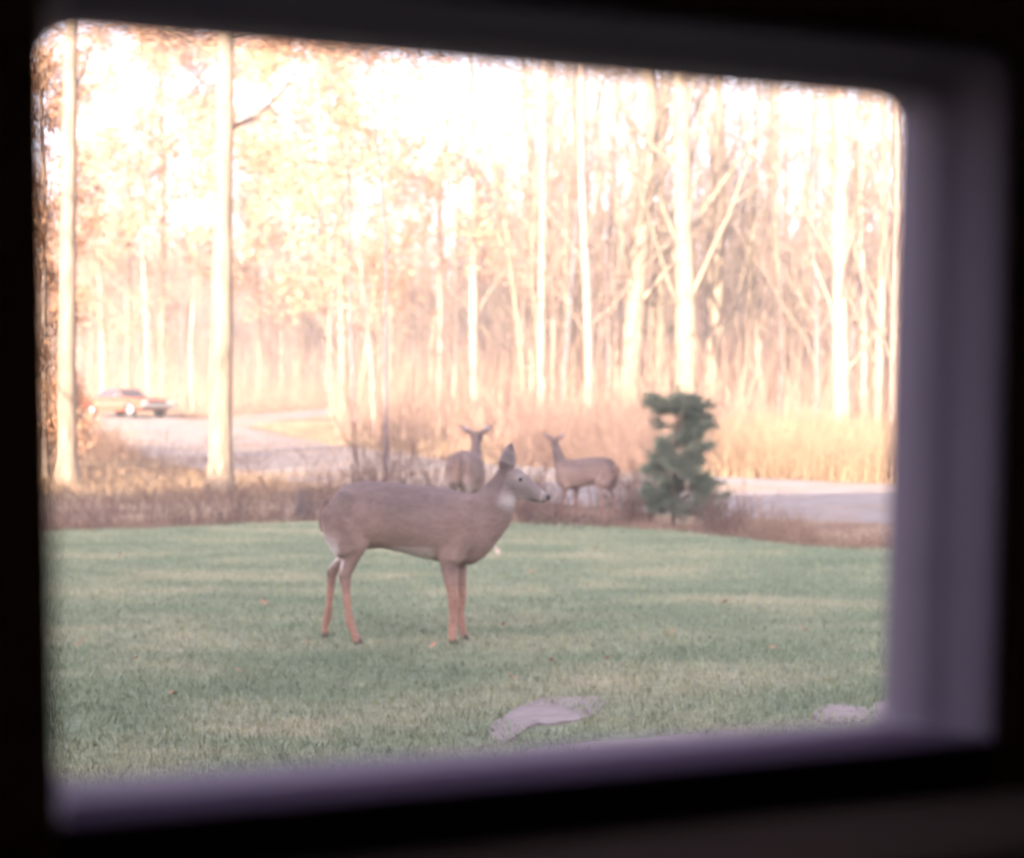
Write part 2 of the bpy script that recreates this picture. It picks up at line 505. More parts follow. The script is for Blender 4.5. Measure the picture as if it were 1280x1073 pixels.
def leaf_mesh(name, centers, size, r, droop=True):
    n = len(centers)
    C = np.array(centers)
    a = rng.normal(size=(n, 3)); a /= np.linalg.norm(a, axis=1, keepdims=True)
    b = rng.normal(size=(n, 3)); b -= (a * b).sum(1, keepdims=True) * a; b /= np.linalg.norm(b, axis=1, keepdims=True)
    s = size * (0.6 + 0.8 * rng.random(n))[:, None]
    c = np.cross(a, b)
    V = np.stack([C - a * s, C + b * s * .45 + c * s * .12, C + a * s, C - b * s * .45 + c * s * .12], 1).reshape(-1, 3)
    k = np.arange(n) * 4
    F = np.concatenate([np.stack([k, k + 1, k + 3], -1), np.stack([k + 1, k + 2, k + 3], -1)])
    return mesh_np(name, V, F)

def make_tree(label, pts, d, wpx, H=18, t0=.45, nb=12, mat='bark', group=None, leaves=0, leaf_size=.07, seed=0, spread=1.0,
              density=1.0, limbs=(), cat='tree', name='bare_tree', elev=(.5, 1.05), flare=1.35, taper=.78, minr=None, lenf=.34):
    r = random.Random(seed * 7 + 3)
    base = W(pts[0][0], pts[0][1], d)
    gz = h1(base.x, base.y) - .12
    root = empty(name, (base.x, base.y, gz))
    wp = [Vector((0, 0, 0))]
    raw = [W(p[0], p[1], d) for p in pts[1:]]
    for q in raw: wp.append(Vector((q.x - base.x, r.uniform(-.1, .1), max(.3, q.z - gz))))
    last = wp[-1]; ld = (wp[-1] - wp[-2]).normalized()
    while last.z < H:
        ld = (ld + Vector((r.gauss(0, .03), r.gauss(0, .03), .05))).normalized()
        last = last + ld * max(1.5, H / 8); wp.append(last)
    # resample
    P = np.array([list(v) for v in wp]); s = np.concatenate([[0], np.cumsum(np.linalg.norm(np.diff(P, axis=0), axis=1))])
    kk = 15
    ss = np.concatenate([[0, .25, .7], np.linspace(1.6, s[-1], kk - 3)]) if s[-1] > 4 else np.linspace(0, s[-1], kk)
    Q = np.stack([np.interp(ss, s, P[:, c]) for c in range(3)], -1)
    Q[1:-1] = Q[1:-1] * .6 + (Q[:-2] + Q[2:]) * .2 * 1.0 if s[-1] <= 4 else Q[1:-1]
    r0 = wpx / 2 / FPX * d
    RR = r0 * (1 - taper * (ss / s[-1]) ** 1.1)
    RR[0] *= flare * 1.15; RR[1] *= flare
    RR = RR * (1 + .05 * np.array([r.uniform(-1, 1) for _ in RR]))
    tb = Tubes(); tb.add([Vector(v) for v in Q], list(RR), 14)
    me = tb.mesh('trunk')
    link('trunk', me, M[mat], root)
    br = Tubes(); tips = []
    tp = [Vector(v) for v in Q]
    if minr is None: minr = .0022 + d * .00009
    grow_branches(r, br, tips, tp, list(RR), t0, nb, spread, density, minr, elev, lenf)
    for (px0, py0, px1, py1, w) in limbs:
        a = W(px0, py0, d); b = W(px1, py1, d)
        o = Vector((base.x, base.y, gz))
        a = a - o; b = b - o; a.y = 0; b.y = r.uniform(-.8, .8)
        L = (b - a).length
        P1 = [a.lerp(b, t) + Vector((0, 0, -L * .10 * math.sin(t * math.pi))) for t in (0, .2, .4, .6, .8, 1)]
        rr = w / 2 / FPX * d
        R1 = [rr * (1 - .6 * t) for t in (0, .2, .4, .6, .8, 1)]
        br.add(P1, R1, 8)
        dd = (b - a).normalized(); q = b
        P2, R2, D2 = limb(r, b, (dd + Vector((0, 0, .8))).normalized(), L * 1.6 + 1.5, R1[-1], 7, up=.15)
        br.add(P2, R2, 6)
        grow_branches(r, br, tips, P2, R2, .2, 6, 1.0, density * .8, minr, (.5, 1), .5)
    link('branch', br.mesh('branch'), M['twig'] if mat != 'bark_pale' else M['bark_pale'], root)
    if leaves and tips:
        cs = []
        for _ in range(leaves):
            t, dr = tips[int(r.random() ** 1 * (len(tips) - 1))]
            cs.append((t.x + r.gauss(0, .005 * d), t.y + r.gauss(0, .005 * d), t.z + r.gauss(0, .005 * d)))
        lf = link('dead_leaves', leaf_mesh('dead_leaves', cs, leaf_size * max(1, d / 48), r), M['oak_leaf'], root)
        lf['kind'] = 'stuff'
    tag(root, label, cat, group)
    return root

NT = 'tall bare trees at the edge of the woods'
make_tree('tall pale trunk at the left window edge with rusty leaves beside it', [(83, 600), (84, 400), (88, 200), (90, 30)], 29, 25, H=17, t0=.52, nb=10, mat='bark_pale', group=NT, seed=1)
make_tree('thick straight pale trunk standing in front of the driveway', [(275, 618), (277, 450), (279, 250), (282, 40)], 26.6, 29, H=18, t0=.43, nb=14, mat='bark_pale', group=NT, seed=2, flare=1.3, leaves=4000, leaf_size=.04, elev=(-.1, .7), lenf=.26)
make_tree('thick cream trunk leaning right just left of the small pine, snapped stub on its side', [(784, 552), (789, 450), (799, 330), (810, 220), (818, 130), (812, 90)], 50, 27, H=22, t0=.24, nb=20, lenf=.40, density=1.15, elev=(.75, 1.2), mat='bark_pale', group=NT, seed=3, limbs=((797, 355, 780, 338, 8), (806, 320, 838, 270, 7)), flare=1.5)
make_tree('broad straight trunk rising right behind the small pine', [(858, 560), (857, 400), (853, 250), (850, 90)], 48, 29, H=22, t0=.24, nb=20, lenf=.40, density=1.15, elev=(.75, 1.2), mat='bark_pale', group=NT, seed=4)
make_tree('pale trunk just right of the broad one behind the pine, with an elbow limb', [(888, 540), (892, 430), (900, 290), (897, 120)], 56, 19, H=22, t0=.24, nb=20, lenf=.40, density=1.15, elev=(.75, 1.2), mat='bark_pale', group=NT, seed=5, limbs=((900, 290, 912, 282, 5),))
make_tree('slender trunk that forks into a wide Y above the deer on the right', [(675, 520), (671, 440), (665, 350), (668, 270), (676, 200)], 60, 13, H=18, t0=.24, nb=20, lenf=.40, density=1.15, elev=(.75, 1.2), mat='bark_pale', group=NT, seed=6, limbs=((664, 345, 640, 325, 7), (664, 300, 655, 250, 6)))
make_tree('thin trunk leaning left beside the Y shaped tree', [(657, 515), (652, 440), (643, 370), (632, 285)], 58, 8, H=16, t0=.24, nb=20, lenf=.40, density=1.15, elev=(.75, 1.2), mat='bark_pale', group=NT, seed=7)
make_tree('bright slim trunk right of the driveway clearing', [(429, 528), (428, 440), (426, 350), (424, 220)], 70, 10, H=20, t0=.24, nb=20, lenf=.40, density=1.15, elev=(.75, 1.2), mat='bark_pale', group=NT, seed=8, leaves=500)
make_tree('bright slim trunk leaning right beside the clearing', [(447, 530), (456, 460), (466, 390), (478, 300)], 68, 8, H=18, t0=.24, nb=20, lenf=.40, density=1.15, elev=(.75, 1.2), mat='bark_pale', group=NT, seed=9)
make_tree('slim pale trunk behind the car roof, tallest there', [(205, 492), (203, 420), (204, 330), (206, 230)], 84, 9, H=22, t0=.24, nb=20, lenf=.40, density=1.15, elev=(.75, 1.2), mat='bark_pale', group=NT, seed=10)
make_tree('short bright trunk behind the windshield of the car', [(132, 495), (131, 440), (130, 380)], 84, 7, H=14, t0=.24, nb=20, lenf=.40, density=1.15, elev=(.75, 1.2), mat='bark_pale', group=NT, seed=11)
make_tree('bright trunk behind the hood of the car', [(160, 495), (160, 440), (161, 395)], 82, 7, H=13, t0=.24, nb=20, lenf=.40, density=1.15, elev=(.75, 1.2), mat='bark_pale', group=NT, seed=12)
make_tree('thin pale trunk at the back of the clearing', [(325, 492), (325, 430), (323, 360)], 88, 6, H=15, t0=.24, nb=20, lenf=.40, density=1.15, elev=(.75, 1.2), mat='bark_pale', group=NT, seed=13)
make_tree('pale trunk in the woods right above the neck of the right deer', [(722, 500), (722, 420), (720, 320), (718, 200)], 66, 14, H=20, t0=.24, nb=20, lenf=.40, density=1.15, elev=(.75, 1.2), mat='bark_pale', group=NT, seed=14)
make_tree('pale trunk between the leaning trunk and the broad trunk', [(824, 530), (826, 420), (827, 300), (828, 180)], 62, 14, H=20, t0=.24, nb=20, lenf=.40, density=1.15, elev=(.75, 1.2), mat='bark_pale', group=NT, seed=15)
make_tree('crooked slim trunk over the dry grass right of the pine', [(931, 515), (933, 440), (938, 360), (935, 290), (942, 180)], 58, 9, H=18, t0=.24, nb=20, lenf=.40, density=1.15, elev=(.75, 1.2), mat='bark_pale', group=NT, seed=16)
make_tree('slim trunk leaning left in the middle of the dry grass', [(984, 510), (979, 430), (972, 330), (966, 250)], 58, 8, H=17, t0=.24, nb=20, lenf=.40, density=1.15, elev=(.75, 1.2), mat='bark_pale', group=NT, seed=17)
make_tree('wide greyish trunk with a bright forked top near the right jamb', [(1052, 545), (1050, 420), (1050, 280), (1050, 170), (1046, 110)], 46, 20, H=19, t0=.24, nb=20, lenf=.40, density=1.15, elev=(.75, 1.2), group=NT, seed=18, limbs=((1052, 330, 1078, 220, 9), (1048, 200, 1030, 130, 8)))
make_tree('pale trunk second from the right window jamb', [(1096, 560), (1100, 430), (1104, 300), (1103, 130)], 44, 13, H=18, t0=.24, nb=20, lenf=.40, density=1.15, elev=(.75, 1.2), mat='bark_pale', group=NT, seed=19)
make_tree('trunk standing right against the right window jamb', [(1118, 585), (1120, 430), (1124, 280), (1122, 130)], 40, 15, H=17, t0=.24, nb=20, lenf=.40, density=1.15, elev=(.75, 1.2), mat='bark', group=NT, seed=20)
make_tree('grey crooked sapling at the lawn edge above the near deer back', [(483, 628), (483, 520), (480, 440), (484, 330), (478, 230)], 24, 6, H=8.5, t0=.3, nb=12, mat='bark_grey', group=NT, seed=24, flare=1.1, density=.8)
make_tree('thin dark trunk between the two distant deer', [(566, 520), (570, 420), (570, 300), (575, 180)], 64, 5, H=18, t0=.24, nb=20, lenf=.40, density=1.15, elev=(.75, 1.2), mat='bark', group=NT, seed=25, limbs=((570, 240, 590, 190, 3),))
make_tree('dark trunk close beside the Y shaped tree', [(706, 520), (708, 430), (706, 320), (708, 210)], 62, 7, H=18, t0=.24, nb=20, lenf=.40, density=1.15, elev=(.75, 1.2), mat='bark_grey', group=NT, seed=26)
make_tree('dark forked trunk left of the leaning trunk', [(762, 520), (760, 420), (758, 300), (764, 230)], 60, 8, H=18, t0=.24, nb=20, lenf=.40, density=1.15, elev=(.75, 1.2), mat='bark_grey', group=NT, seed=27, limbs=((762, 250, 776, 200, 4),))
make_tree('dark thin trunk beside the crooked one above the dry grass', [(955, 520), (950, 420), (958, 280), (960, 150)], 60, 5, H=18, t0=.24, nb=20, lenf=.40, density=1.15, elev=(.75, 1.2), mat='bark', group=NT, seed=28)
make_tree('grey trunk just left of the wide forked trunk', [(1022, 530), (1020, 400), (1017, 250), (1020, 130)], 52, 8, H=18, t0=.24, nb=20, lenf=.40, density=1.15, elev=(.75, 1.2), mat='bark_grey', group=NT, seed=29)
make_tree('grey trunk just right of the wide forked trunk', [(1078, 540), (1080, 400), (1074, 250), (1082, 130)], 50, 8, H=18, t0=.24, nb=20, lenf=.40, density=1.15, elev=(.75, 1.2), mat='bark', group=NT, seed=30)
make_tree('rusty leaved oak at the far left edge', [(54, 590), (52, 430), (56, 250), (50, 100)], 31, 9, H=12, t0=.06, nb=36, mat='bark', group=NT, seed=31, leaves=26000, leaf_size=.05, name='oak_tree', elev=(.1, .7), density=1.0, lenf=.11)
make_tree('oak with tan leaves standing directly behind the car', [(128, 498), (128, 430), (124, 330), (130, 240)], 82, 5, H=22, t0=.25, nb=24, mat='bark', group=NT, seed=32, leaves=20000, leaf_size=.048, name='oak_tree', elev=(.1, .7), lenf=.27)
make_tree('leafy young oak between the thick trunk and the clearing', [(352, 500), (352, 430), (362, 300), (370, 180)], 92, 4, H=25, t0=.28, nb=24, mat='bark', group=NT, seed=33, leaves=26000, leaf_size=.062, name='oak_tree', elev=(.15, .8), lenf=.5)
make_tree('leafy oak with the rusty crown above the slim bright trunks', [(470, 540), (462, 430), (450, 330), (445, 240)], 52, 6, H=16, t0=.3, nb=24, mat='bark', group=NT, seed=34, leaves=20000, leaf_size=.08, name='oak_tree', elev=(.1, .7), lenf=.52)
make_tree('oak sapling with few leaves behind the thick trunk', [(240, 500), (238, 430), (246, 330), (240, 200)], 80, 5, H=23, t0=.3, nb=18, mat='bark', group=NT, seed=35, leaves=20000, leaf_size=.07, name='oak_tree', elev=(.1, .7), lenf=.3)

make_tree('broad oak with faded leaves right of the thick trunk top', [(415, 510), (412, 430), (414, 300), (405, 150)], 70, 4, H=21, t0=.3, nb=24, mat='bark', group=NT, seed=36, leaves=26000, leaf_size=.075, name='oak_tree', elev=(.1, .8), lenf=.5)
make_tree('oak with faded leaves between the left edge trunk and the thick trunk', [(186, 500), (184, 430), (178, 300), (184, 150)], 78, 4, H=23, t0=.3, nb=24, mat='bark', group=NT, seed=37, leaves=26000, leaf_size=.07, name='oak_tree', elev=(.1, .8), lenf=.5)
# off to the left: trees whose long shadows cross the driveway
for q, (x, y, w) in enumerate([(-12.5, 18, .34), (-16, 23, .4), (-11.2, 13.5, .3), (-18.5, 27, .28), (-20, 19, .35), (-14.2, 28, .25), (-23, 33, .3), (-10.2, 22, .36), (-13.6, 24, .4), (-17, 20.5, .45), (-15, 15, .4)]):
    px = 640 + x / y * FPX
    make_tree('bare tree left of the driveway hidden by the left window edge', [(px, 600), (px + rnd.uniform(-6, 6), 300), (px + rnd.uniform(-9, 9), 100)], y, w / y * FPX, H=15, t0=.35, nb=9, group='bare trees left of the driveway', seed=50 + q, density=.5)

# filler trees: a few kinds, copied with their parts through the woods
protos = []
for q in range(9):
    root = make_tree('bare woodland tree among many in the dense woods', [(640, 520), (640 + rnd.uniform(-5, 5), 430), (640 + rnd.uniform(-9, 9), 300), (640 + rnd.uniform(-12, 12), 180)], 60,
                     [4, 5, 7, 9, 4, 6, 11, 5, 8][q], H=[12, 15, 18, 20, 10, 16, 21, 13, 18][q], t0=.25, nb=[14, 14, 15, 15, 13, 15, 15, 14, 15][q],
                     mat=['bark', 'bark_grey', 'bark', 'bark_pale'][q % 4], group='bare trees filling the woods', seed=80 + q, density=1.1, name='woodland_tree', minr=.011)
    protos.append(root)
def copy_tree(o, parent=None):
    c = o.copy(); COL.objects.link(c); c.parent = parent
    for ch in o.children: copy_tree(ch, c)
    return c
used = set(); placed = 0; tries = 0
while placed < 255 and tries < 6000:
    tries += 1
    y = 40 + (135 - 40) * rnd.random() ** .8
    pxx = rnd.uniform(-60, 1300)
    x = (pxx - 640) / FPX * y
    if near_drive(x, y, 2.0): continue
    if 290 < pxx < 400 and y < 90: continue
    if pxx < 420 and y < 66: continue
    if 230 < pxx < 640 and y < 55: continue
    q = rnd.randrange(len(protos))
    if pxx < 640 and q in (3, 6) and y < 90: continue
    if q not in used: o = protos[q]; used.add(q)
    else: o = copy_tree(protos[q])
    o.location = (x, y, h1(x, y) - .15)
    s = rnd.uniform(.85, 1.35)
    if pxx < 560: s *= .75
    o.scale = (s, s, s * rnd.uniform(.85, 1.1)); o.rotation_euler = (rnd.gauss(0, .03), rnd.gauss(0, .05), rnd.uniform(0, 6.28))
    zone = ('at the left window edge' if pxx < 95 else 'behind the car' if pxx < 225 else 'behind the thick straight trunk' if pxx < 330 else 'beyond the driveway clearing' if pxx < 470
            else 'above the near deer back' if pxx < 590 else 'above the two farther deer' if pxx < 740 else 'beside the leaning cream trunk' if pxx < 840 else 'behind the pine' if pxx < 920 else 'above the dry grass bank' if pxx < 1060 else 'near the right window jamb')
    dist = 'in the front woods' if y < 62 else 'in the middle woods' if y < 95 else 'deep in the woods'
    kinds = ['slender brown', 'thin grey', 'middling brown', 'stout pale', 'short thin brown', 'tall grey', 'tall stout brown', 'short pale', 'upright brown']
    o['label'] = kinds[q] + ' tree ' + dist + ' ' + zone
    placed += 1

# far woods: one mass of stems and twigs up the hillside
def far_woods():
    tb = Tubes()
    Ps, Rs = [], []
    n = 4200
    for k in range(n):
        y = 100 + 190 * rnd.random() ** .9
        pxx = rnd.uniform(-250, 1500); x = (pxx - 640) / FPX * y
        H = rnd.uniform(7, 17) if y < 150 else rnd.uniform(7, 16)
        z = h1(x, y) - .2
        lx_, ly_ = rnd.gauss(0, .06), rnd.gauss(0, .06)
        P = [(x + lx_ * H * t + rnd.gauss(0, .08), y + ly_ * H * t, z + H * t) for t in (0, .3, .6, 1)]
        r0 = rnd.uniform(.04, .15)
        tb.add([Vector(p) for p in P], [r0, r0 * .8, r0 * .55, r0 * .15], 3)
        for j in range(16):
            t = rnd.uniform(.2, 1); a = rnd.uniform(0, 6.28); L = H * rnd.uniform(.1, .28)
            bx = x + lx_ * H * t; by = y + ly_ * H * t; bz = z + H * t
            e = rnd.uniform(.3, 1.3)
            dx, dy, dz = math.cos(a) * math.cos(e), math.sin(a) * math.cos(e), math.sin(e)
            w = rnd.uniform(.022, .045)
            tb.add([Vector((bx, by, bz)), Vector((bx + dx * L * .5, by + dy * L * .5, bz + dz * L * .45)), Vector((bx + dx * L, by + dy * L, bz + dz * L + .1 * L))], [w, w * .7, w * .3], 3)
    o = link('distant_woods', tb.mesh('distant_woods', False), M['far_wood'])
    tag(o, 'mass of thin bare stems covering the distant hillside', 'woods', kind='stuff')
far_woods()

# understory of fine stems and twigs inside the nearer woods
def stems(name, n, region, hmin, hmax, r0, mat, label, cat, lean=.25, curve=.15, k=5, sides=3, ok=None, kind='stuff'):
    X, Y = [], []
    while len(X) < n:
        x, y = region()
        if ok is None or ok(x, y): X.append(x); Y.append(y)
    X = np.array(X); Y = np.array(Y)
    Z = hz(X, Y) - .03
    H = hmin + (hmax - hmin) * rng.random(n) ** 1.5
    a = rng.random(n) * 2 * math.pi; l = np.abs(rng.normal(0, lean, n)); c = rng.normal(0, curve, n); a2 = rng.random(n) * 6.28
    t = np.linspace(0, 1, k)[None, :]
    dx = (np.cos(a) * l)[:, None] * t + (np.cos(a2) * c)[:, None] * t * t * 1.5
    dy = (np.sin(a) * l)[:, None] * t + (np.sin(a2) * c)[:, None] * t * t * 1.5
    dzz = t - (l[:, None] * .35) * t * t
    P = np.stack([X[:, None] + dx * H[:, None], Y[:, None] + dy * H[:, None], Z[:, None] + dzz * H[:, None]], -1)
    P += rng.normal(0, .012, P.shape) * H[:, None, None] * (t > 0)[:, :, None]
    Rr = r0 * (.6 + .8 * rng.random(n))[:, None] * (1 - .8 * t)
    V, F = tube_batch(P, Rr, sides)
    o = link(name, mesh_np(name, V, F), mat)
    return tag(o, label, cat, kind=kind)

def woods_region():
    y = 36 + 75 * rnd.random() ** .8
    p = rnd.uniform(-80, 1330)
    return (p - 640) / FPX * y, y
def ok_woods(x, y):
    if near_drive(x, y, .8): return False
    p = 640 + x / y * FPX
    if p < 420 and y < 68 - (0 if p > 120 else 10): return False
    if p < 560 and y < 46: return False
    return True
stems('undergrowth', 14000, woods_region, .8, 5.0, .016, M['cane_tan'], 'tangle of thin tan stems on the floor of the woods', 'undergrowth', lean=.25, ok=ok_woods)
stems('brush_thicket', 9000, woods_region, .5, 2.4, .013, M['cane'], 'reddish brown brush between the tree trunks', 'brush', lean=.35, ok=ok_woods)

# sunlit dry grass bank right of the pine, and along the driveway
def bank():
    p = rnd.uniform(860, 1250); y = rnd.uniform(30, 50) if p < 940 else rnd.uniform(28.5, 50)
    return (p - 640) / FPX * y, y
stems('dry_grass', 16000, bank, .35, 1.5, .010, M['dry_grass'], 'sunlit straw coloured dry grass on the bank right of the pine', 'dry grass', lean=.4, k=4, ok=lambda x, y: not near_drive(x, y, -.2))
def strip():
    y = rnd.uniform(24, 60); p = rnd.uniform(20, 700)
    return (p - 640) / FPX * y, y
stems('roadside_grass', 8000, strip, .08, .38, .009, M['dry_grass'], 'short pale dry grass along the driveway', 'dry grass', lean=.5, k=4, ok=lambda x, y: not near_drive(x, y, -.1))
def mound():
    return rnd.gauss(-12.6, 1.8), rnd.gauss(37, 2.0)
stems('weed_mound', 3500, mound, .25, 1.1, .011, M['cane_tan'], 'orange tan weeds on the low bank beside the car end of the driveway', 'weeds', lean=.5, k=4, ok=lambda x, y: not near_drive(x, y, 0))
def rightbrush():
    p = rnd.uniform(640, 900); y = rnd.uniform(28, 46)
    return (p - 640) / FPX * y, y
stems('rusty_brush', 7000, rightbrush, .4, 2.2, .010, M['cane'], 'rusty brush behind the right deer and the pine', 'brush', lean=.4, ok=lambda x, y: not near_drive(x, y, .0))

# bramble bushes at the lawn edge: each clump a thing
def bramble(label, px, d, width, n, hmin, hmax, mat, lean=.7, group='bramble clumps along the far edge of the lawn', r0=.006, seed=0, name='bramble_bush', arch=.6):
    r = random.Random(seed + 900)
    x0 = (px - 640) / FPX * d
    root_z = h1(x0, d)
    tb = Tubes()
    for _ in range(n):
        bx, by = r.uniform(-width / 2, width / 2), r.gauss(0, .3)
        a = r.uniform(0, 6.28); L = r.uniform(hmin, hmax) * (1.0 + .3 * r.random()); l = abs(r.gauss(0, lean)) * .7
        dx, dy = math.cos(a) * l, math.sin(a) * l * .8
        k = 7; pts = []; zz = -.03; 
        for i in range(k):
            t = i / (k - 1)
            pts.append(Vector((bx + dx * L * t * (1 + t * .4) + r.gauss(0, .012), by + dy * L * t + r.gauss(0, .012), -.03 + L * (t - arch * l * t * t * .9))))
        rr = r0 * r.uniform(.6, 1.3)
        tb.add(pts, [rr * (1 - .75 * i / (k - 1)) for i in range(k)], 4)
        for j in range(r.choice((1, 2, 3, 4))):
            i = r.randrange(2, 6); q = pts[i]
            a3 = r.uniform(0, 6.28); L3 = L * r.uniform(.15, .35)
            p3 = [q + Vector((math.cos(a3) * .6, math.sin(a3) * .6, r.uniform(.3, .9))) * (L3 * s / 3) for s in range(4)]
            tb.add(p3, [rr * .5, rr * .45, rr * .35, rr * .15], 3)
    o = link(name, tb.mesh(name, False), mat)
    o.location = (x0, d, root_z)
    return tag(o, label, 'bush', group)
bramble('low bramble clump at the left window edge', 95, 18.2, 1.0, 52, .12, .55, M['cane'], seed=1)
bramble('sparse bramble with long arching canes left of the thick trunk', 180, 18.6, 1.1, 45, .12, .55, M['cane'], seed=2)
bramble('tangled bramble at the foot of the thick pale trunk', 262, 19.0, 1.0, 82, .12, .55, M['cane'], seed=3)
bramble('bramble clump between the thick trunk and the dark weed', 322, 19.4, .8, 67, .12, .55, M['cane'], seed=4)
bramble('small dark twiggy weed left of the near deer rump', 380, 19.8, .3, 52, .12, .55, M['bark_grey'], lean=.5, seed=5, name='twiggy_weed')
bramble('dense low bramble just left of the near deer rump', 415, 20.2, .8, 90, .12, .55, M['cane'], lean=.9, seed=6)
bramble('upright reddish canes behind the near deer back', 480, 21, .9, 67, .6, 2.0, M['cane'], lean=.25, seed=7, r0=.008)
bramble('reddish canes close left of the deer seen from behind', 530, 21.5, .7, 52, .5, 1.7, M['cane'], lean=.4, seed=8)
bramble('thin arching canes rising between the two farther deer', 632, 22, .9, 52, .5, 2.0, M['cane'], lean=.5, seed=9)
bramble('brown bramble behind the muzzle of the near deer', 672, 19.2, .55, 112, .2, .65, M['cane'], lean=.8, seed=10)
bramble('brown bramble under the belly of the right deer', 728, 18.75, .8, 90, .15, .5, M['cane'], lean=.8, seed=11)
bramble('mauve bramble between the right deer and the pine', 795, 19.6, .55, 112, .2, .95, M['cane'], lean=.7, seed=12)
bramble('dense brown bramble right of the pine foot', 905, 17.8, .7, 142, .15, .62, M['cane'], lean=.8, seed=13)
bramble('tan and brown bramble beside the shaded driveway', 975, 16.8, .75, 150, .12, .5, M['cane_tan'], lean=.8, seed=14)
bramble('lowest tan weeds at the lawn edge near the right jamb', 1060, 16.2, 1.1, 112, .08, .26, M['cane_tan'], lean=.8, seed=15)
bramble('low weeds at the lawn edge left of the pine', 600, 20.2, 1.0, 82, .15, .5, M['cane_tan'], lean=.8, seed=16)
bramble('few tall arching canes at the left window edge', 110, 18.9, 1.0, 14, .7, 1.3, M['cane'], lean=.6, seed=21)
bramble('few long arching canes leaning right before the thick trunk', 235, 19.2, 1.2, 20, .7, 1.4, M['cane'], lean=.7, seed=22)
bramble('few tall slanting canes right of the thick trunk', 350, 20.0, 1.3, 22, .6, 1.3, M['cane'], lean=.7, seed=23)
bramble('curving mauve canes just above the rump of the near deer', 430, 20.6, .9, 22, .6, 1.2, M['cane'], lean=.9, seed=25)
bramble('sparse pale canes above the back of the near deer', 560, 22.5, 1.2, 40, .3, 1.0, M['cane_tan'], lean=.6, seed=26)
bramble('dark tangled canes just left of the reddish upright ones', 448, 22.0, .8, 60, .3, 1.1, M['cane'], lean=.6, seed=27)
bramble('loose rusty canes between the right deer and the deer seen from behind', 655, 23.0, 1.0, 60, .4, 1.3, M['cane'], lean=.5, seed=28)
bramble('rusty canes rising behind the rump of the right deer', 775, 22.5, 1.0, 80, .4, 1.3, M['cane'], lean=.5, seed=29)
for k_, (px_, d_, w_, lb_) in enumerate([(150, 21.5, 1.4, 'thin arching twigs over the driveway left of the thick trunk'), (235, 22.5, 1.3, 'thin arching twigs beside the left of the thick trunk foot'), (318, 24, 1.6, 'loose arching twigs over the driveway right of the thick trunk'), (385, 25.5, 1.6, 'loose arching twigs behind the dark twiggy weed'), (440, 27, 1.6, 'loose arching twigs far behind the near deer rump')]):
    bramble(lb_, px_, d_, w_, 34, .4, 1.3, M['cane'], lean=.8, seed=40 + k_, r0=.005)
def edge_region():
    x = rnd.uniform(-11, 9)
    return x, float(lawn_edge(x)) + abs(rnd.gauss(0.1, .5))
stems('edge_weeds', 9000, edge_region, .04, .20, .0045, M['cane_tan'], 'short brown dead weeds edging the lawn', 'weeds', lean=.7, k=4)

# fallen leaves
leaf_bm = bmesh.new()
def oak_leaf_shape(bm):
    out = []
    for k in range(18):
        a = k / 18 * 2 * math.pi
        rr = .05 * (1 + .28 * math.cos(a * 7)) * (1 if abs(math.cos(a)) < .8 else 1.15)
        out.append(bm.verts.new((math.cos(a) * rr, math.sin(a) * rr * .6, .012 * math.cos(a * 2) + .02)))
    c = bm.verts.new((0, 0, .012))
    for k in range(18): bm.faces.new((c, out[k], out[(k + 1) % 18]))
oak_leaf_shape(leaf_bm)
leaf0 = bm_obj('fallen_leaf', leaf_bm, M['litter_leaf'])
tag(leaf0, 'single curled brown leaf fallen on the lawn', 'leaf', 'brown leaves fallen on the lawn')
spots = [(168, 832), (385, 812), (664, 718), (808, 722), (100, 812), (745, 690), (690, 838), (628, 790), (760, 835), (540, 818), (840, 800), (965, 820), (640, 860), (1003, 795), (215, 880), (300, 850), (330, 760), (905, 760), (150, 700)]
for k, (px, py) in enumerate(spots):
    o = leaf0 if k == 0 else leaf0.copy()
    if k: COL.objects.link(o)
    d = EYE * FPX / (py - HOR); x = (px - 640) / FPX * d
    o.location = (x, d, h1(x, d) + .035)
    o.rotation_euler = (rnd.uniform(-.5, .5), rnd.uniform(-.5, .5), rnd.uniform(0, 6.28))
    s = rnd.uniform(.4, .75); o.scale = (s, s, s)
pale = leaf0.copy(); pale.data = leaf0.data.copy(); pale.data.materials.clear()
pale.data.materials.append(plain_mat('pale_leaf', (.55, .42, .36), .8)); COL.objects.link(pale)
pale.name = 'fallen_leaf'
d = EYE * FPX / (692 - HOR); pale.location = ((621 - 640) / FPX * d, d, h1(0, d) + .05); pale.rotation_euler = (R(80), R(60), 0); pale.scale = (.85, .85, .85)
pale['label'] = 'pale upright leaf on the lawn just right of the near deer chest'; del pale['group']

